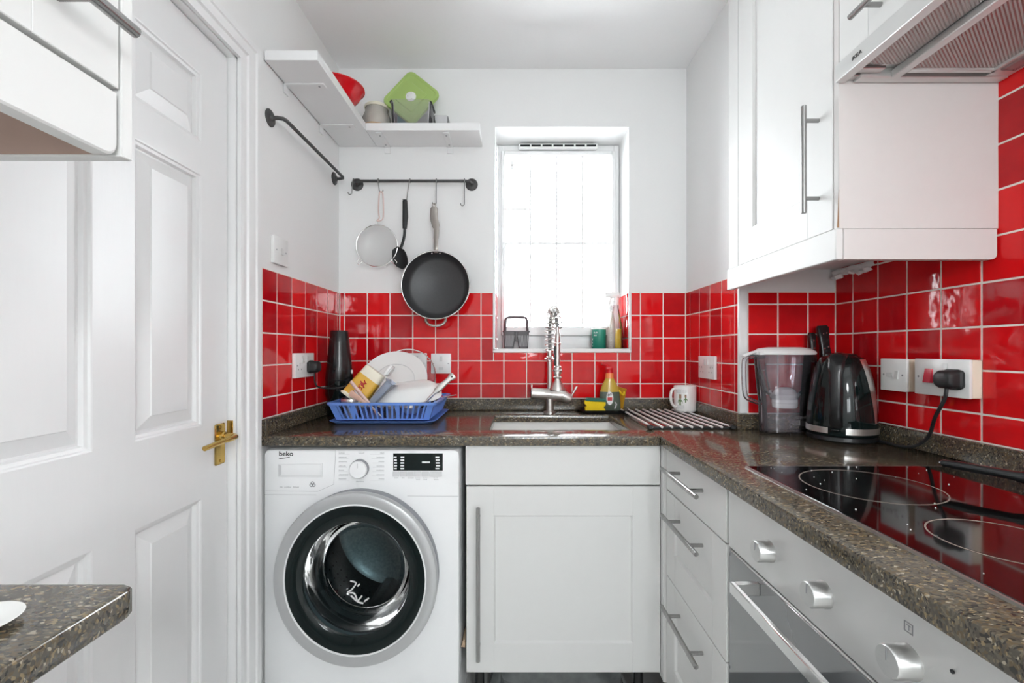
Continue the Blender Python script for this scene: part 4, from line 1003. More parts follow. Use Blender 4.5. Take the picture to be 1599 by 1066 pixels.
# =================================================================== tap
def tap():
    X, Y = .1417, 1.925; z0 = HW
    t = thing('tap', 'brushed steel spring-neck mixer tap behind the sink', 'tap', (X, Y, z0))
    sub(t, 'base', 'nickel', lambda bm: lathe(bm, [(.027, 0), (.027, .004), (.0165, .006), (.0160, .058), (1e-4, .058)], Matrix.Translation((X, Y, z0)), 24))
    c = z0+.076
    sub(t, 'valve_body', 'nickel', lambda bm: (tube(bm, [(X-.078, Y-.004, c+.004), (X-.070, Y-.004, c+.004), (X, Y, c), (X+.062, Y-.004, c-.006)], [.0235, .0245, .0245, .0235], 24), tube(bm, [(X+.050, Y-.004, c-.003), (X+.080, Y-.008, c-.018), (X+.088, Y-.009, c-.022)], [.0245, .021, .018], 20)))
    sub(t, 'lever', 'chrome', lambda bm: box(bm, X-.081, X-.072, Y-.014, Y+.006, c-.018, c+.042, .003), label='slim lever on the left of the tap')
    bm = new(); box(bm, -.004, .004, -.009, .009, -.03, .038, .003)
    obj('lever', bm, 'chrome', t, M=Matrix.Translation((X+.094, Y-.009, c+.003)) @ Matrix.Rotation(math.radians(32), 4, 'Y'), label='angled lever on the right of the tap')
    sub(t, 'column', 'nickel', lambda bm: cyl(bm, (X, Y, c+.02), (X, Y, 1.166), .0115, 20))
    sub(t, 'collar', 'chrome', lambda bm: lathe(bm, [(.012, 0), (.0185, .001), (.0185, .008), (.012, .010)], Matrix.Translation((X, Y, 1.162)), 24))
    HX, HY = X+.020, Y-.135
    path = spl([(X, Y, 1.168), (X, Y, 1.22), (X+.0, Y, 1.27), (X+.004, Y-.020, 1.312), (X+.009, Y-.060, 1.332), (X+.015, Y-.105, 1.312), (HX, HY, 1.262)], 12)
    sub(t, 'hose', 'caddy_grey2', lambda bm: tube(bm, path, .0072, 12))
    def spring(bm):
        fr = frames(path); n = len(path); pts = []; turns = 17
        for i in range(turns*14+1):
            s = i/(turns*14)*(n-1); k = min(int(s), n-2); f = s-k
            p = path[k].lerp(path[k+1], f); x = fr[k][0].lerp(fr[k+1][0], f); y = fr[k][1].lerp(fr[k+1][1], f); a = 2*PI*i/14
            pts.append(p+x*.0185*math.cos(a)+y*.0185*math.sin(a))
        tube(bm, pts, .0026, 6)
    sub(t, 'spring', 'nickel', spring)
    sub(t, 'spray_head', 'nickel', lambda bm: lathe(bm, [(1e-4, .262), (.0075, .262), (.0075, .238), (.0105, .234), (.0105, .202), (.0135, .200), (.0135, .194), (.0110, .192), (.0110, .110), (.0155, .106), (.0155, .080), (.012, .076), (.012, .070), (.017, .066), (.012, .060), (.014, .050), (.030, .022), (.031, .016), (.028, .013), (1e-4, .013)], Matrix.Translation((HX, HY, 1.0)), 28))
    sub(t, 'grip', 'black_rubber', lambda bm: box(bm, HX-.014, HX-.008, HY-.010, HY+.002, 1.112, 1.188, .002))
    sub(t, 'holder_arm', 'chrome', lambda bm: (tube(bm, spl([(X, Y-.010, 1.135), (X+.004, Y-.04, 1.138), (X+.010, Y-.075, 1.132), (HX-.004, HY+.030, 1.118), (HX-.001, HY+.016, 1.095)], 5), .007, 12), ring(bm, (HX, HY, 1.092), .0165, .0035, (0, 0, 1), 24), lathe(bm, [(.0125, 0), (.0155, .002), (.0155, .018), (.0125, .020)], Matrix.Translation((X, Y, 1.125)), 20), cyl(bm, (X-.012, Y, 1.135), (X-.022, Y, 1.135), .005, 10)))
tap()

# =================================================================== sill
def sill():
    zs = WZ0+.0005
    t = thing('cutlery_caddy', 'dark grey slotted cutlery holder with a handle on the window sill', 'caddy', (-.001, 2.115, zs))
    D = 2.11
    for k, cx in enumerate((-.030, .030)):
        def cup(bm):
            M = Matrix.Translation((cx, D, zs)); s = -1 if k == 0 else 1
            n = 18
            def lp(h, hx, hy, z, sh): return rrect(hx, hy, z, .010, 4, M=Matrix.Translation((cx+sh, D, zs)))
            loft(bm, [lp(0, .021, .022, 0, s*.003), lp(0, .029, .030, .078, 0), lp(0, .0275, .0285, .078, 0), lp(0, .0195, .020, .003, s*.003)])
        b = sub(t, 'basket', 'caddy_grey', cup)
        def slots(bm):
            for i in range(7):
                u = -1+2*i/6; s = -1 if k == 0 else 1
                x0, x1 = cx+s*.003+u*.016, cx+u*.021
                loft(bm, [[Vector((x0-.0011, D-.0226-.001, zs+.010)), Vector((x0+.0011, D-.0226-.001, zs+.010)), Vector((x0+.0011, D-.0215, zs+.010)), Vector((x0-.0011, D-.0215, zs+.010))], [Vector((x1-.0011, D-.0298, zs+.060)), Vector((x1+.0011, D-.0298, zs+.060)), Vector((x1+.0011, D-.028, zs+.060)), Vector((x1-.0011, D-.028, zs+.060))]])
        sub(b, 'slots', 'print_light', slots, 0)
    sub(t, 'rim', 'caddy_grey', lambda bm: loft(bm, [rrect(.063, .034, z, .012, M=Matrix.Translation((0, D, zs))) for z in (.076, .0765, .080)]+[rrect(.058, .029, z, .010, M=Matrix.Translation((0, D, zs))) for z in (.080, .076)], False, False))
    sub(t, 'spine', 'caddy_grey', lambda bm: box(bm, -.005, .005, D-.026, D+.026, zs+.035, zs+.079, .002))
    sub(t, 'handle', 'caddy_handle', lambda bm: tube(bm, spl([(-.052, D, zs+.078), (-.050, D, zs+.112), (-.047, D, zs+.136), (-.036, D, zs+.143), (0, D, zs+.145), (.036, D, zs+.143), (.047, D, zs+.136), (.050, D, zs+.112), (.052, D, zs+.078)], 4), .0062, 10))
    t = thing('tin', 'dark green round tin on the window sill', 'tin', (.386, 2.12, zs))
    M = Matrix.Translation((.384, 2.125, zs))
    sub(t, 'body', 'tin_green', lambda bm: lathe(bm, [(1e-4, 0), (.0325, 0), (.033, .001), (.033, .088), (.032, .089)], M, 36))
    sub(t, 'lid', 'white_plastic', lambda bm: lathe(bm, [(.0335, .088), (.0335, .094), (.032, .096), (1e-4, .096)], M, 36))
    def lab(bm):
        R = random.Random(2)
        for z, a0, n in ((.070, 3.75, 7), (.058, 3.75, 6), (.040, 3.35, 3), (.024, 3.30, 3), (.010, 3.35, 3)):
            for i in range(n):
                a = a0+i*.085; h = R.uniform(.004, .008)
                loft(bm, [[M @ Vector((rr*math.cos(a+o), rr*math.sin(a+o), z+q)) for o, q in ((0, 0), (.06, 0), (.06, h), (0, h))] for rr in (.0329, .0334)])
    sub(t, 'print', 'print_white', lab, 0)['kind'] = 'stuff'
    t = thing('spray_bottle', 'clear spray bottle half full of yellow liquid in the right corner of the sill', 'bottle', (.452, 2.10, zs))
    M = Matrix.Translation((.456, 2.098, zs))
    sub(t, 'bottle', 'clear_plastic', lambda bm: lathe(bm, [(1e-4, 0), (.028, 0), (.030, .004), (.030, .090), (.027, .120), (.018, .160), (.0125, .185), (.0125, .205)], M, 28))
    sub(t, 'liquid', 'oil_yellow', lambda bm: lathe(bm, [(1e-4, .002), (.0265, .002), (.0285, .006), (.0285, .090), (1e-4, .090)], M, 28), label='yellow liquid')
    sub(t, 'spray_head', 'white_plastic', lambda bm: (lathe(bm, [(.0145, .198), (.0145, .218), (.011, .220), (.011, .235), (1e-4, .235)], M, 20), box(bm, .456-.048, .456+.018, 2.098-.011, 2.098+.011, zs+.232, zs+.258, .006, 2), tube(bm, spl([(.456-.018, 2.098, zs+.234), (.456-.026, 2.098, zs+.215), (.456-.030, 2.098, zs+.190)], 4), .005, 8)))
    sub(t, 'dip_tube', 'white_plastic', lambda bm: cyl(bm, (.456, 2.098, zs+.005), (.456, 2.098, zs+.20), .0018, 8))
    t = thing('squeeze_bottle', 'slim white squeeze bottle between the green tin and the yellow spray bottle', 'bottle', (.425, 2.085, zs))
    M = Matrix.Translation((.4285, 2.062, zs))
    sub(t, 'bottle', 'frosted_tub', lambda bm: loft(bm, [circle(a, z, 24, ry=b, M=M) for a, b, z in ((.014, .010, 0), (.016, .012, .003), (.017, .013, .05), (.019, .013, .08), (.016, .012, .12), (.008, .008, .160), (.007, .007, .170))]))
    sub(t, 'cap', 'white_plastic', lambda bm: lathe(bm, [(.009, .166), (.009, .184), (.005, .196), (1e-4, .197)], M, 16))
    def lb(bm):
        R = random.Random(9)
        for i in range(9):
            z = zs+.012+i*.008; box(bm, .4285-.008, .4285-.008+R.uniform(.003, .009), 2.0485, 2.0492, z, z+.003)
    sub(t, 'print', 'print_light', lb, 0)['kind'] = 'stuff'
mat('caddy_grey', (.16, .155, .16), .45, var=.1); mat('caddy_handle', (.10, .075, .085), .45)
sill()

# =================================================================== sink corner things
def sink_things():
    zt = HW+.0005
    t = thing('soap_tray', 'black plastic tray behind the sink holding the sponge and soap', 'tray', (.363, 1.925, zt))
    M = Matrix.Translation((.363, 1.916, zt))
    sub(t, 'tray', 'black_plastic', lambda bm: loft(bm, [rrect(.082, .046, 0, .012, M=M), rrect(.098, .060, .014, .016, M=M), rrect(.099, .061, .016, .016, M=M), rrect(.096, .058, .016, .016, M=M), rrect(.080, .044, .004, .012, M=M)]))
    zb = zt+.0045
    t = thing('sponge', 'yellow scouring sponge with a green top standing on the black tray', 'sponge', (.326, 1.895, zb))
    def prof(z, i=0):
        M = Matrix.Translation((.3265, 1.898, zb)) @ Matrix.Rotation(math.radians(-4), 4, 'Z')
        a, b = .0425-i, .022-i
        pts = [(-a, -b), (a, -b), (a, -b*.5), (a-.007, -.004), (a-.007, .004), (a, b*.5), (a, b), (-a, b), (-a, b*.5), (-a+.006, .004), (-a+.006, -.004), (-a, -b*.5)]
        return [M @ Vector((x, y, z)) for x, y in pts]
    def sp(bm):
        M = Matrix.Translation((.3265, 1.898, zb)) @ Matrix.Rotation(math.radians(-3), 4, 'Z')
        L = []
        for x_, z_ in ((0, 0), (1, 0)): pass
        def face(y): 
            pts = [(-.039, .0005), (.040, .0), (.040, .012), (.034, .019), (.034, .025), (.041, .031), (.041, .043), (-.043, .047), (-.044, .036), (-.037, .030), (-.036, .024), (-.042, .018)]
            return [M @ Vector((x, y, z)) for x, z in pts]
        loft(bm, [face(-.021), face(.021)])
    sub(t, 'foam', 'sponge_yellow', sp, 20)
    def gr(bm):
        M = Matrix.Translation((.3265, 1.898, zb)) @ Matrix.Rotation(math.radians(-3), 4, 'Z') @ Matrix.Rotation(math.radians(2.7), 4, 'Y')
        loft(bm, [[M @ Vector((x, y, z)) for x, y in ((-.0425, -.021), (.041, -.021), (.036, .030), (-.036, .030))] for z in (.0465, .056)])
    sub(t, 'scourer', 'sponge_green', gr, 20, 'dark green scouring pad')
    t = thing('soap_bottle', 'washing-up spray bottle with red nozzle and dark green label behind the sponge', 'bottle', (.392, 1.925, zb))
    M = Matrix.Translation((.394, 1.930, zb))
    ell = ((.043, .020, 0), (.046, .023, .004), (.046, .023, .040), (.0405, .022, .082), (.034, .020, .104), (.022, .016, .128), (.0165, .0145, .140))
    sub(t, 'lower_label', 'soap_green', lambda bm: loft(bm, [circle(a, z, 32, ry=b, M=M) for a, b, z in ell[:4]]))
    sub(t, 'shoulder', 'soap_gold', lambda bm: loft(bm, [circle(a, z, 32, ry=b, M=M) for a, b, z in ell[3:]]))
    sub(t, 'collar', 'soap_orange', lambda bm: lathe(bm, [(.0172, .138), (.0172, .156), (.015, .160), (1e-4, .160)], M, 24))
    sub(t, 'nozzle', 'red_plastic', lambda bm: (box(bm, .394-.017, .394+.013, 1.930-.011, 1.930+.011, zb+.172, zb+.187, .004, 2), lathe(bm, [(.013, .158), (.013, .174)], M, 20), tube(bm, spl([(.394-.004, 1.930, zb+.184), (.394-.018, 1.929, zb+.194), (.394-.034, 1.928, zb+.199)], 4), .0075, 10)), label='red spray nozzle')
    def label(bm):
        bm2 = Matrix.Translation((.394-.004, 1.930-.0236, zb)) @ FR['-y'].to_4x4()
        loft(bm, [[bm2 @ Vector((.014*math.cos(2*PI*i/24)*(1.0 if i else 1.0), .056+.028*math.sin(2*PI*i/24), z)) for i in range(24)] for z in (-.004, .0012)])
    lb = sub(t, 'label_oval', 'print_white', label, 20, 'white oval label')
    sub(lb, 'label_panel', 'tub_print', lambda bm: box(bm, .380, .3995, 1.9048, 1.9056, zb+.046, zb+.060), 0)
    def nums(bm):
        for x, z in ((.3845, .069), (.3935, .072)): ring(bm, (x, 1.9048, zb+z), .0034, .0011, n=14, k=4)
        box(bm, .381, .3825, 1.9044, 1.9052, zb+.064, zb+.077)
    sub(lb, 'label_lettering', 'print_black', nums, 0)
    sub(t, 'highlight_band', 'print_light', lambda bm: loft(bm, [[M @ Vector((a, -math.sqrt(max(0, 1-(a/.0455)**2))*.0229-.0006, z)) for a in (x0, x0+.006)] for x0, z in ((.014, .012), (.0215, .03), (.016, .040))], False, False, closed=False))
    t = thing('cleaning_cloth', 'yellow sponge cloth standing behind the washing-up bottle', 'cloth', (.44, 1.965, zb))
    def cl(bm):
        L = []
        for k in range(6):
            u = k/5
            L.append([Vector((.408+u*.052+.010*s+.004*math.sin(u*5+s*2), 1.958+.006*math.sin(u*4)+.004*s, zb+.002+s*.108*(1-.22*u)+.004*u)) for s in (0, .25, .5, .75, 1)])
        loft(bm, L, False, False, closed=False); bmesh.ops.solidify(bm, geom=bm.faces[:], thickness=.004)
    o = sub(t, 'sheet', 'cloth_yellow', cl, 60)
    sub(t, 'fold', 'sponge_yellow', lambda bm: tube(bm, spl([(.438, 1.950, zb+.085), (.446, 1.945, zb+.072), (.456, 1.948, zb+.066), (.461, 1.955, zb+.078)], 5), .004, 8))
    # roll-up rack
    t = thing('drying_rack', 'roll-up steel rod drying rack lying on the corner of the worktop', 'drying rack', (.57, 1.72, HW))
    n = 9
    for i in range(n):
        u = i/(n-1); xa, xb = .446+u*.248, .446+u*.262
        sub(t, 'rod', 'rod_steel', lambda bm: cyl(bm, (xb, 1.500, HW+.009), (xa, 1.945, HW+.009), .0040, 10, bev=.001))
    for y, k in ((1.520, 1), (1.925, 0)):
        sub(t, 'end_strip', 'black_rubber', lambda bm: box(bm, .438, .438+.27+.008*k, y-.009, y+.009, HW+.0005, HW+.0085, .002))
    for x in (.440, .712): sub(t, 'end_foot', 'black_rubber', lambda bm: box(bm, x-.008, x+.008, 1.496, 1.520, HW+.0005, HW+.0150, .003))
    # mug
    MX, MY, mz = .6915, 1.876, HW+.0135
    t = thing('mug', 'white printed mug standing on the steel drying rack', 'mug', (MX, MY, mz))
    M = Matrix.Translation((MX, MY, mz))
    sub(t, 'cup', 'porcelain', lambda bm: lathe(bm, [(1e-4, .001), (.038, .001), (.0405, 0), (.0435, .004), (.0440, .010), (.0440, .100), (.0430, .102), (.0410, .100), (.0405, .010), (.036, .006), (1e-4, .005)], M, 48))
    ax = Vector((-.93, -.36, 0)).normalized()
    sub(t, 'handle', 'porcelain', lambda bm: tube(bm, spl([Vector((MX, MY, 0))+ax*d+Vector((0, 0, mz+z)) for d, z in ((.041, .090), (.056, .091), (.068, .081), (.072, .060), (.068, .036), (.056, .021), (.041, .020))], 5), .0062, 10, ry=.0052))
    def on(a, z, r=.0442): return M @ Vector((r*math.cos(a), r*math.sin(a), z))
    def patch(bm, a0, a1, z0, z1): 
        loft(bm, [[on(a, z, r) for a, z in ((a0, z0), (a1, z0), (a1, z1), (a0, z1))] for r in (.0439, .0445)])
    base = math.atan2(-1.876, -.69)
    def letters(bm):
        R = random.Random(4)
        for z, a0, n in ((.076, base-.80, 10), (.012, base-.72, 6)):
            for i in range(n):
                a = a0+i*.115
                patch(bm, a, a+.022, z, z+.014)
                if R.random() < .8: patch(bm, a+.06, a+.082, z, z+.014)
                for q in (0, .006, .012):
                    if R.random() < .6: patch(bm, a+.01, a+.07, z+q, z+q+.002)
    sub(t, 'print', 'print_light', letters, 0, 'grey printed lettering')['kind'] = 'stuff'
    for k, (a, z, s) in enumerate(((base-.42, .046, 1.0), (base+.06, .052, .72))):
        def fig(bm):
            patch(bm, a-.07*s, a+.07*s, z-.020*s, z+.008*s)
            for q in (-1, 1):
                patch(bm, a+q*.07*s, a+q*.19*s, z-.005*s, z+.001*s); patch(bm, a+q*.17*s, a+q*.22*s, z-.012*s, z-.003*s)
        f = sub(t, 'printed_figure', 'figure_green', fig, 0)
        sub(f, 'printed_head', 'figure_brown', lambda bm: patch(bm, a-.11*s, a+.11*s, z+.008*s, z+.024*s), 0)
sink_things()
# =================================================================== left corner: dish rack, dishes, appliance
def left_corner():
    zt = HW+.0005
    # tall black appliance
    t = thing('food_blender', 'tall tapered black electric appliance in the left corner of the worktop', 'appliance', (-.715, 1.90, zt))
    M = Matrix.Translation((-.7125, 1.845, zt))
    sub(t, 'base', 'black_gloss', lambda bm: lathe(bm, [(1e-4, 0), (.044, 0), (.0465, .004), (.0465, .060), (.053, .085), (.0525, .140), (1e-4, .142)], M, 36))
    sub(t, 'beaker', 'black_plastic', lambda bm: lathe(bm, [(.0525, .139), (.054, .144), (.048, .20), (.039, .29), (.034, .337), (.0325, .339), (.031, .337), (.036, .28), (.043, .20), (1e-4, .150)], M, 36))
    sub(t, 'silver_strip', 'chrome', lambda bm: box(bm, -.714, -.702, 1.845-.0525, 1.845-.048, zt+.185, zt+.189, .0005))  # small chrome bar on the front of the beaker
    sub(t, 'locking_tab', 'white_plastic', lambda bm: box(bm, -.665, -.658, 1.838, 1.848, zt+.166, zt+.182, .002))
    plug(t, '+x', XL, 1.692, 1.110, OL)
    sub(t, 'cable', 'black_rubber', lambda bm: tube(bm, spl([(XL+OL+.018, 1.692, 1.090), (XL+OL+.018, 1.694, 1.055), (-.738, 1.708, 1.034), (-.712, 1.740, 1.026), (-.680, 1.765, 1.026), (-.655, 1.780, 1.036), (-.640, 1.800, 1.050), (-.640, 1.830, 1.058), (-.656, 1.845, 1.056)], 6), .0032, 8))
    # dish rack
    t = thing('dish_rack', 'blue plastic dish drainer full of dishes on the left of the worktop', 'dish rack', (-.478, 1.775, zt))
    cx, cy = -.472, 1.772
    M = Matrix.Translation((cx, cy, zt))
    sub(t, 'drip_tray', 'blue_plastic', lambda bm: loft(bm, [rrect(.172, .160, 0, .03, M=M), rrect(.188, .176, .010, .035, M=M), rrect(.190, .178, .012, .035, M=M), rrect(.186, .174, .0125, .035, M=M), rrect(.172, .160, .004, .03, M=M)]))
    b0, b1, zf, zr = (.164, .152), (.184, .172), .014, .077
    sub(t, 'basket_floor', 'blue_plastic', lambda bm: loft(bm, [rrect(b0[0], b0[1], zf, .015, M=M), rrect(b0[0], b0[1], zf+.004, .015, M=M)]))
    sub(t, 'rim', 'blue_plastic', lambda bm: loft(bm, [rrect(b1[0], b1[1], zr-.008, .018, M=M), rrect(b1[0]+.009, b1[1]+.009, zr-.009, .022, M=M), rrect(b1[0]+.010, b1[1]+.010, zr-.001, .022, M=M), rrect(b1[0]+.006, b1[1]+.006, zr+.001, .02, M=M), rrect(b1[0]-.003, b1[1]-.003, zr, .018, M=M), rrect(b1[0]-.003, b1[1]-.003, zr-.008, .018, M=M), rrect(b1[0], b1[1], zr-.008, .018, M=M)], False, False))
    for sx in (-1, 1):
        for sy in (-1, 1):
            def post(bm):
                loft(bm, [[M @ Vector((sx*(h[0]-a), sy*(h[1]-b), z)) for a, b in ((0, .022), (0, 0), (.022, 0), (.022, .004), (.004, .004), (.004, .022))] for h, z in ((b0, zf), (b1, zr-.006))])
            sub(t, 'corner_post', 'blue_plastic', post, 30)
    def slats(bm, axis, sgn, n):
        for i in range(n):
            u = -1+2*(i+.5)/n
            for_ = []
            for h, z in ((b0, zf), (b1, zr-.006)):
                m_ = (h[0] if axis else h[1])-.020; w = .0032
                if axis: for_.append([M @ Vector((u*m_+a, sgn*(h[1]-b), z)) for a, b in ((-w, 0), (w, 0), (w, .003), (-w, .003))])
                else: for_.append([M @ Vector((sgn*(h[0]-b), u*m_+a, z)) for a, b in ((-w, 0), (w, 0), (w, .003), (-w, .003))])
            loft(bm, for_)
    for ax, sg, n in ((True, -1, 17), (True, 1, 17), (False, -1, 15), (False, 1, 15)):
        sub(t, 'slatted_side', 'blue_plastic', lambda bm: slats(bm, ax, sg, n), 0)
    for u in (-.10, .055):
        sub(t, 'front_rib', 'blue_plastic', lambda bm: loft(bm, [[M @ Vector((u+a, -h[1]-.0012+b, z)) for a, b in ((-w, 0), (w, 0), (w, .004), (-w, .004))] for h, z, w in ((b0, zf, .004), (b1, zr-.004, .009))]), 0)
    # plates
    def plate_at(name, label, r, c, tilt, yaw=0, m='porcelain', grp=None):
        t = thing(name, label, 'plate', (c[0], c[1], zt+.02))
        M = Matrix.Translation(c) @ Matrix.Rotation(math.radians(yaw), 4, 'Z') @ Matrix.Rotation(math.radians(-tilt), 4, 'X') @ FR['-y'].to_4x4()
        bm = new(); lathe(bm, [(1e-4, -.006), (r*.55, -.006), (r*.60, -.009), (r*.64, -.006), (r*.98, .010), (r, .013), (r*.995, .0155), (r*.97, .014), (r*.68, .000), (r*.60, -.003), (1e-4, -.0035)], None, 56)
        obj('dish', bm, m, t, M=M)
        return t, M
    t, M = plate_at('dinner_plate', 'large white dinner plate leaning at the back of the dish rack', .134, (-.495, 1.862, 1.047), 34, 4)
    sub(t, 'ring_groove', 'print_light', lambda bm: lathe(bm, [(.0815, -.0017), (.0815, -.0006), (.0800, -.0006), (.0800, -.0022)], M, 56), 0)
    t = thing('pan_lid', 'round glass saucepan lid with steel rim behind the white plates', 'lid', (-.46, 1.94, zt+.02))
    M = Matrix.Translation((-.462, 1.935, 1.058)) @ Matrix.Rotation(math.radians(-14), 4, 'X') @ FR['-y'].to_4x4()
    sub(t, 'glass', 'clear_glass', lambda bm: lathe(bm, [(.119, 0), (.09, .009), (.05, .014), (1e-4, .016)], M, 56))
    sub(t, 'rim', 'chrome', lambda bm: lathe(bm, [(.122, -.003), (.1235, 0), (.122, .003), (.1185, .002), (.1185, -.002), (.122, -.003)], M, 64))
    # white oval dish
    t = thing('oval_dish', 'white oval serving dish upside down across the front of the dish rack', 'dish', (-.41, 1.75, zt+.07))
    M = Matrix.Translation((-.404, 1.745, 1.000)) @ Matrix.Rotation(math.radians(10), 4, 'Z') @ Matrix.Rotation(math.radians(-6.5), 4, 'Y') @ Matrix.Rotation(math.radians(20), 4, 'X')
    sub(t, 'shell', 'porcelain', lambda bm: loft(bm, [rrect(a, b, z, r, 8, M=M) for a, b, z, r in ((.115, .075, 0, .05), (.118, .078, 0, .05), (.119, .079, .003, .05), (.112, .072, .014, .05), (.088, .050, .036, .045), (.074, .038, .040, .036), (.05, .02, .041, .019))], False, True))
    sub(t, 'inside', 'porcelain', lambda bm: loft(bm, [rrect(a, b, z, r, 8, M=M) for a, b, z, r in ((.115, .075, 0, .05), (.108, .068, .012, .048), (.084, .046, .032, .04), (.06, .03, .036, .028))], False, True))
    # margarine tub
    def tubM(c, zrot, yrot, xrot): return Matrix.Translation(c) @ Matrix.Rotation(math.radians(zrot), 4, 'Z') @ Matrix.Rotation(math.radians(yrot), 4, 'Y') @ Matrix.Rotation(math.radians(xrot), 4, 'X')
    t = thing('margarine_tub', 'cream and yellow spread tub with red lettering upside down in the dish rack', 'tub', (-.545, 1.70, zt+.05))
    M = tubM((-.556, 1.690, 1.046), 0, 37, -8)
    # local: z up the tub (base at top), face towards -y
    sub(t, 'tub', 'cream_plastic', lambda bm: loft(bm, [rrect(a, b, z, r, 5, M=M) for a, b, z, r in ((.050, .036, -.070, .014), (.050, .036, -.066, .014), (.046, .032, -.064, .014), (.040, .027, .056, .014), (.037, .024, .062, .012))]))
    sub(t, 'wrap', 'tub_yellow', lambda bm: loft(bm, [rrect(a, b, z, r, 5, M=M) for a, b, z, r in ((.0462, .0322, -.058, .014), (.0424, .0285, .026, .014))], False, False))
    def script(bm):
        Mf = M
        def P(x, z): return Mf @ Vector((x, -.0306-.0004-(-z)*.0568, z))
        for pts in ([(-.006, .012), (.004, .004), (-.008, -.002), (-.002, -.008), (.006, -.006)], [(.008, .008), (.002, -.004), (.010, -.012)], [(-.012, -.010), (-.004, -.018), (.004, -.016), (.010, -.022)], [(-.008, -.020), (0, -.028), (.008, -.030)], [(-.014, .002), (.012, -.010)]):
            tube(bm, spl([P(*p) for p in pts], 4), .0020, 6)
    sub(t, 'script_print', 'tub_print', script, label='red script lettering')
    t2 = thing('food_container_lid', 'small ridged white lid beside the spread tub in the dish rack', 'lid', (-.50, 1.73, zt+.12))
    M2 = tubM((-.4815, 1.722, 1.083), 0, 37, -8)
    sub(t2, 'rim', 'white_plastic', lambda bm: (box(bm, -.010, .002, -.03, .03, -.012, .034, .004, 2), box(bm, .000, .006, -.025, .025, -.006, .026, .002)), 40).data.transform(M2)
    t3 = thing('clear_tub', 'clear plastic takeaway tub leaning between the spread tub and the oval dish', 'tub', (-.50, 1.70, zt+.02))
    M3 = tubM((-.488, 1.690, 1.018), 0, 41, -8)
    sub(t3, 'tub', 'clear_blue', lambda bm: loft(bm, [rrect(a, b, z, .006, 4, M=M3) for a, b, z in ((.012, .050, -.060), (.014, .052, .040), (.020, .056, .044), (.018, .054, .047), (.012, .050, .040), (.010, .048, -.056))]))
    # wooden and pink handled utensils
    def stick(name, label, cat, part, pts, r, ry, m, extra=None):
        t = thing(name, label, cat, pts[0])
        sub(t, part, m, lambda bm: tube(bm, spl(pts, 5), ry, 12, ry=r))
        if extra: extra(t)
    stick('spatula', 'pink handled utensil poking up at the left of the dish rack', 'utensil', 'handle', [(-.512, 1.615, .975), (-.545, 1.620, 1.012), (-.570, 1.624, 1.040), (-.588, 1.628, 1.060)], .0062, .0048, 'pink', lambda t: sub(t, 'blade', 'white_plastic', lambda bm: tube(bm, [(-.512, 1.615, .975), (-.495, 1.622, .956), (-.480, 1.630, .936)], [.006, .011, .011], 10, ry=.002)))
    stick('wooden_spatula', 'flat pinkish wooden spatula lying on the front rim of the dish rack', 'utensil', 'blade', [(-.522, 1.598, .986), (-.548, 1.600, 1.001), (-.570, 1.602, 1.015), (-.582, 1.603, 1.023)], [.006]*5+[.0095]*5+[.011]*5+[.008], .0032, 'pink_wood', lambda t: sub(t, 'handle', 'pink_wood', lambda bm: tube(bm, [(-.522, 1.598, .986), (-.505, 1.622, .962), (-.495, 1.638, .936)], .005, 10, ry=.003)))
    stick('table_knife', 'steel table knife tucked under the pink handled utensil', 'knife', 'blade', [(-.535, 1.640, .970), (-.565, 1.644, 1.005), (-.584, 1.648, 1.026)], .005, .0015, 'chrome')
    # glass tumbler at left
    t = thing('glass_tumbler', 'upturned clear glass tumbler at the left end of the dish rack', 'glass', (-.60, 1.68, zt+.02))
    M = Matrix.Translation((-.600, 1.668, zt+.0185))
    sub(t, 'tumbler', 'clear_glass', lambda bm: lathe(bm, [(.036, 0), (.036, .062), (.032, .072), (1e-4, .072), (1e-4, .066), (.029, .066), (.033, .060), (.0335, 0), (.036, 0)], M, 32))
    sub(t, 'rim_band', 'nickel', lambda bm: lathe(bm, [(.0362, .056), (.0366, .060), (.0350, .0665)], M, 32))
    t = thing('glass_tumbler', 'clear glass tumbler inside the middle of the dish rack', 'glass', (-.50, 1.68, zt+.02))
    M = Matrix.Translation((-.452, 1.665, zt+.0185))
    sub(t, 'tumbler', 'clear_glass', lambda bm: lathe(bm, [(.030, 0), (.028, .045), (1e-4, .046), (1e-4, .042), (.025, .041), (.0275, 0), (.030, 0)], M, 32))
    # steel utensils at the right
    t = thing('ladle', 'steel ladle with a hanging hole leaning out of the right of the dish rack', 'ladle', (-.335, 1.66, zt+.03))
    pts = [Vector(p) for p in ((-.348, 1.650, .968), (-.324, 1.650, .988), (-.294, 1.651, 1.018), (-.262, 1.652, 1.048), (-.240, 1.653, 1.068), (-.224, 1.654, 1.081))]
    hd = sub(t, 'handle', 'nickel', lambda bm: tube(bm, spl(pts, 5), .0035, 12, ry=[.0035]*6+[.005]*5+[.011]*5+[.0095]*5+[.0125]*4+[.010]))
    sub(hd, 'hanging_hole', 'dark_void', lambda bm: cyl(bm, (-.2315, 1.650, 1.0755), (-.2315, 1.6485, 1.0755), .0035, 12))
    sub(t, 'bowl', 'nickel', lambda bm: lathe(bm, [(.034, 0), (.030, -.014), (.018, -.024), (1e-4, -.027), (1e-4, -.025), (.017, -.022), (.028, -.013), (.0325, 0)], Matrix.Translation((-.381, 1.655, .966)), 28))
    t = thing('table_spoon', 'steel spoon with its handle sticking out at the right of the blue rack', 'spoon', (-.30, 1.70, zt+.07))
    sub(t, 'handle', 'chrome', lambda bm: tube(bm, spl([(-.335, 1.712, .991), (-.300, 1.716, .992), (-.262, 1.720, .997), (-.224, 1.724, 1.003)], 5), [.003]*6+[.004]*5+[.0055]*5, 10, ry=.002))
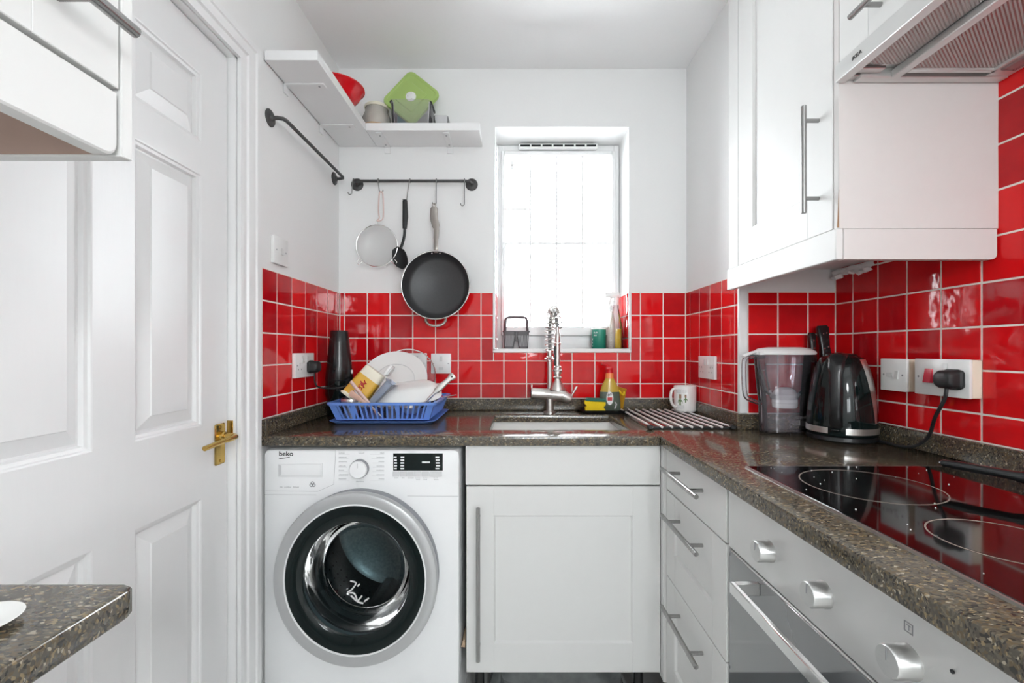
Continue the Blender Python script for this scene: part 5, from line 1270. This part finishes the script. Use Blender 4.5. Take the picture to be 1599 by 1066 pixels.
    sub(t, 'bowl', 'chrome', lambda bm: bmesh.ops.create_uvsphere(bm, u_segments=16, v_segments=8, radius=1, matrix=Matrix.Translation((-.355, 1.710, .990)) @ Matrix.Diagonal((.024, .014, .004, 1))))
clear('clear_blue', (.80, .84, .90), body=.35, bodycol=(.55, .62, .75))
left_corner()

# =================================================================== right corner: jug, knives, kettle, pan
def right_corner():
    zt = HW+.0005
    t = thing('water_filter_jug', 'clear water filter jug with a white lid left of the black kettle', 'jug', (.855, 1.455, zt))
    JX, JY = .853, 1.458
    def ov(a, b, z, s=0): return circle(a, z, 40, ry=b, M=Matrix.Translation((JX+s, JY, zt)))
    sub(t, 'body', 'jug_plastic', lambda bm: loft(bm, [ov(.072, .040, 0), ov(.077, .044, .004), ov(.080, .045, .10), ov(.088, .047, .17), ov(.096, .050, .248, .002), ov(.094, .048, .248, .002), ov(.086, .045, .17), ov(.078, .043, .10), ov(.074, .041, .008)], True, True))
    sub(t, 'hopper', 'jug_plastic', lambda bm: loft(bm, [ov(.040, .034, .105), ov(.048, .037, .118), ov(.066, .040, .130), ov(.080, .043, .19), ov(.090, .046, .246)], True, False))
    lid = sub(t, 'lid', 'white_plastic', lambda bm: loft(bm, [ov(.097, .051, .246, .0), ov(.100, .053, .250, .0), ov(.098, .052, .256, .0), ov(.080, .044, .266, .0), ov(.050, .030, .270, .0)]), label='white lid')
    sub(lid, 'spout_cover', 'white_plastic', lambda bm: loft(bm, [[Vector((JX+a, JY+b, zt+z)) for a, b in ((-.092, -.030), (-.060, -.030), (-.060, .030), (-.092, .030))] for z in (.246, .256)]))
    c = sub(t, 'filter_cartridge', 'white_plastic', lambda bm: loft(bm, [ov(.034, .030, .078, .002), ov(.037, .032, .082, .002), ov(.038, .033, .112, .002), ov(.041, .034, .113, .002), ov(.041, .034, .120, .002), ov(.036, .031, .122, .002), ov(.028, .025, .136, .002), ov(.014, .012, .142, .002)]), label='white filter cartridge inside the jug')
    sub(c, 'groove', 'print_light', lambda bm: loft(bm, [ov(.0384, .0334, .093, .002), ov(.0384, .0334, .0945, .002)], False, False))
    def hand(bm):
        tube(bm, spl([(JX-.090, JY-.004, zt+.240), (JX-.118, JY-.006, zt+.238), (JX-.130, JY-.006, zt+.225), (JX-.131, JY-.006, zt+.170), (JX-.126, JY-.006, zt+.118), (JX-.108, JY-.006, zt+.102), (JX-.078, JY-.004, zt+.092)], 5), .0085, 10, ry=.007)
    sub(t, 'handle', 'clear_plastic', hand)
    sub(t, 'lid_lip', 'white_plastic', lambda bm: tube(bm, spl([(JX-.086, JY-.004, zt+.256), (JX-.112, JY-.006, zt+.250), (JX-.134, JY-.006, zt+.240)], 4), .011, 10, ry=.005))
    sub(t, 'water_line', 'clear_plastic', lambda bm: loft(bm, [ov(.0812, .0462, .108), ov(.0815, .0465, .110)], False, False))
    def emb(bm):
        R = random.Random(8)
        for i in range(15):
            if i in (8,): continue
            x = JX-.048+i*.0064; a = (x-JX)/.079; y = JY-.0446*math.sqrt(max(0, 1-a*a))-.0002; h = R.uniform(.005, .010)
            box(bm, x, x+.0035, y-.0006, y+.0006, zt+.048, zt+.048+h)
    sub(t, 'embossed_lettering', 'clear_plastic', emb, 0)
    # knife block
    t = thing('knife_block', 'wooden knife block tucked behind the kettle', 'knife block', (.985, 1.47, zt))
    bm = new(); loft(bm, [rrect(.048, .024, 0, .004, 3), rrect(.048, .024, .205, .004, 3)])
    obj('block', bm, 'wood', t, M=Matrix.Translation((.9915, 1.4755, zt)))
    for i, (x, w, z1, r) in enumerate(((.9615, .010, .318, 2), (1.006, .0165, .342, 4))):
        k = thing('kitchen_knife', ('black handled knife with the narrow handle in the wooden block', 'black handled knife with the broad riveted handle in the wooden block')[i], 'knife', (x, 1.49, zt+.205), 'knives in the block')
        bm = new(); loft(bm, [rrect(w, .009, 0, .004, 4), rrect(w*1.0, .010, .03, .005, 4), rrect(w*.9, .009, .07, .005, 4), rrect(w*1.15, .009, z1-.215, .006, 4), rrect(w*.9, .006, z1-.207, .005, 4)])
        MM = Matrix.Translation((x, 1.483, zt+.206)) @ Matrix.Rotation(math.radians((0, -4)[i]), 4, 'Y') @ Matrix.Rotation(math.radians(-4), 4, 'X')
        h = obj('handle', bm, 'black_plastic', k, M=MM)
        for q in ([(0, .060), (0, .085)] if r == 2 else [(-.006, .060), (.006, .064), (-.005, .108), (.006, .110)]):
            p = MM @ Vector((q[0], -.0095, q[1])); sub(h, 'rivet', 'chrome', lambda bm: cyl(bm, p, p+Vector((0, -.0015, 0)), .0022, 10))
    # kettle
    KX, KY = .960, 1.352
    t = thing('kettle', 'shiny black electric kettle with silver trim on the right worktop', 'kettle', (KX, KY, zt))
    M = Matrix.Translation((KX, KY, zt))
    sub(t, 'power_base', 'black_plastic', lambda bm: lathe(bm, [(1e-4, 0), (.086, 0), (.090, .004), (.089, .014), (.084, .017), (1e-4, .017)], M, 48))
    prof = [(.0870, .018), (.0880, .024), (.0880, .044), (.0868, .070), (.0838, .110), (.0785, .150), (.0710, .190), (.0620, .220), (.0540, .236), (.0440, .243)]
    sub(t, 'body', 'black_gloss', lambda bm: lathe(bm, [(1e-4, .018)]+prof+[(1e-4, .246)], M, 64))
    cang = math.atan2(-KY, -KX)          # towards the camera
    def arcband(bm, a0, a1, z0, z1, dr=.0012, n=14):
        def rad(z):
            for (r0, q0), (r1, q1) in zip(prof, prof[1:]):
                if q0 <= z <= q1: return r0+(r1-r0)*(z-q0)/(q1-q0)
            return prof[-1][0]
        L = []
        zs = [z0+(z1-z0)*k/6 for k in range(7)]
        for k, z in enumerate(zs):
            lo = a0(k/6) if callable(a0) else a0; hi = a1(k/6) if callable(a1) else a1
            L.append([M @ Vector(((rad(z)+dr)*math.cos(lo+(hi-lo)*i/n), (rad(z)+dr)*math.sin(lo+(hi-lo)*i/n), z)) for i in range(n+1)])
        loft(bm, L, False, False, closed=False); 
    hang = cang-.12
    sub(t, 'silver_band', 'nickel', lambda bm: arcband(bm, hang+.24, hang+1.75, .024, .041), label='silver band around the foot')
    sub(t, 'silver_band', 'nickel', lambda bm: arcband(bm, hang-1.75, hang-.24, .024, .041), label='silver band around the foot')
    sub(t, 'side_accent', 'nickel', lambda bm: arcband(bm, lambda u: cang+1.05-.20*u, lambda u: cang+1.15+.45*u, .055, .234, .0016), label='silver wedge on the right side')
    d = Vector((math.cos(hang), math.sin(hang), 0)); C = Vector((KX, KY, zt))
    hp = [C+d*r+Vector((0, 0, z)) for r, z in ((.030, .240), (.060, .244), (.086, .236), (.102, .205), (.107, .160), (.106, .110), (.102, .070), (.094, .046))]
    sub(t, 'handle', 'black_plastic', lambda bm: tube(bm, spl(hp, 5), [.024]*6+[.023]*5+[.020]*5+[.017]*10+[.016]*10, 16, ry=.010), label='black handle facing the room')
    sub(t, 'switch', 'black_gloss', lambda bm: bmesh.ops.create_uvsphere(bm, u_segments=16, v_segments=8, radius=1, matrix=Matrix.Translation(C+d*.093+Vector((0, 0, .036))) @ Matrix.Rotation(hang, 4, 'Z') @ Matrix.Diagonal((.010, .013, .006, 1))))
    sub(t, 'lid', 'black_gloss', lambda bm: lathe(bm, [(.040, .243), (.039, .248), (.030, .251), (1e-4, .252)], M, 32))
    plug(t, '-x', XR, 1.076, 1.102, OC)
    sub(t, 'cable', 'black_rubber', lambda bm: tube(bm, spl([(XR-OC-.020, 1.076, 1.084), (XR-OC-.022, 1.079, 1.055), (XR-OC-.020, 1.105, 1.010), (XR-.042, 1.140, .955), (XR-.044, 1.175, .925), (XR-.046, 1.215, .9155), (XR-.046, 1.260, .9150), (1.018, 1.290, .9150), (.996, 1.305, .9165)], 6), .0040, 8))
    # frying pan on hob, mostly beyond the frame
    t = thing('saucepan', 'black pan handle reaching over the hob from the right edge', 'pan', (.955, .60, HW+.0055))
    A = Vector((.8215, .882, .953)); B = Vector((.913, .715, .945))
    PC = Vector((.952, .632, HW+.0055))
    Mp = Matrix.Translation(PC)
    sub(t, 'pan', 'black_plastic', lambda bm: lathe(bm, [(1e-4, 0), (.072, 0), (.078, .004), (.088, .040), (.089, .042), (.086, .042), (.075, .006), (1e-4, .004)], Mp, 48))
    sub(t, 'handle', 'black_plastic', lambda bm: tube(bm, spl([A, A.lerp(B, .06)+Vector((0, 0, .001)), A.lerp(B, .5)+Vector((0, 0, .003)), A.lerp(B, .8), Vector((.917, .700, .946))], 6), [.006]+[.0095]*6+[.011]*6+[.010]*6+[.008]*6, 14, ry=[.004]+[.0065]*6+[.008]*6+[.010]*12))
right_corner()

# =================================================================== low and near things
def low():
    t = thing('plastic_bag', 'crumpled dark plastic bag pushed under the sink cupboard', 'bag', (.13, 1.62, 0))
    def bag(bm):
        R = random.Random(11); L = []
        ph = [R.uniform(0, 6) for _ in range(8)]
        for k, (s, z) in enumerate(((.9, .001), (1, .03), (1.0, .09), (.95, .13), (.8, .155), (.5, .162), (.1, .160))):
            lp = []
            for i in range(48):
                a = 2*PI*i/48; n = 1+.05*math.sin(5*a+ph[k % 8])+.03*math.sin(11*a+2*ph[(k+3) % 8])
                lp.append(Vector((.135+.225*s*n*math.copysign(abs(math.cos(a))**.6, math.cos(a)), 1.62+.13*s*n*math.copysign(abs(math.sin(a))**.6, math.sin(a)), min(.167, max(.0008, z+.006*math.sin(7*a+ph[k % 8]) if z > .01 else z)))))
            L.append(lp)
        loft(bm, L)
    sub(t, 'sheet', 'bag_plastic', bag, 25)
    o = sub(None, 'cardboard_scrap', 'cardboard', lambda bm: loft(bm, [[Vector((-.1715+a, y, .262+b)) for a, b in ((0, -.012), (.013, -.014), (.013, .010), (.006, .004))] for y in (1.422, 1.50)]), 0)
    tag(o, 'scrap of brown cardboard wedged between washing machine and sink cupboard', 'cardboard')
    t = thing('saucer', 'white saucer edge on the short worktop at the lower left', 'saucer', (-.55, .415, HW))
    M = Matrix.Translation((-.508, .424, HW+.0005)) @ Matrix.Scale(.62, 4)
    sub(t, 'dish', 'porcelain', lambda bm: lathe(bm, [(1e-4, 0), (.034, 0), (.036, .002), (.058, .010), (.060, .012), (.057, .0125), (.035, .005), (1e-4, .004)], M, 48))
    sub(t, 'well', 'navy', lambda bm: lathe(bm, [(.026, .0038), (.026, .0048), (1e-4, .0050)], M, 32))
    t = thing('added_fill_lamp', 'added unseen globe lamp behind the camera, hung from the ceiling for fill light', 'added fill lamp', (.42, -.95, 1.60))  # unseen lamp added behind the camera to brighten the room
    M = Matrix.Translation((.42, -.95, 0))
    sub(t, 'ceiling_rose', 'white_plastic', lambda bm: lathe(bm, [(1e-4, ZT-.0005), (.05, ZT-.0005), (.048, ZT-.02), (.01, ZT-.035), (1e-4, ZT-.035)], M, 32))
    sub(t, 'flex', 'white_cord', lambda bm: cyl(bm, (.42, -.95, ZT-.03), (.42, -.95, 1.82), .004, 10))
    sub(t, 'lamp_holder', 'white_plastic', lambda bm: lathe(bm, [(1e-4, 1.835), (.02, 1.832), (.03, 1.81), (1e-4, 1.80)], M, 24))
    sub(t, 'globe', 'fill_lamp_glow', lambda bm: bmesh.ops.create_uvsphere(bm, u_segments=32, v_segments=16, radius=.12, matrix=Matrix.Translation((.42, -.95, 1.70))))
low()
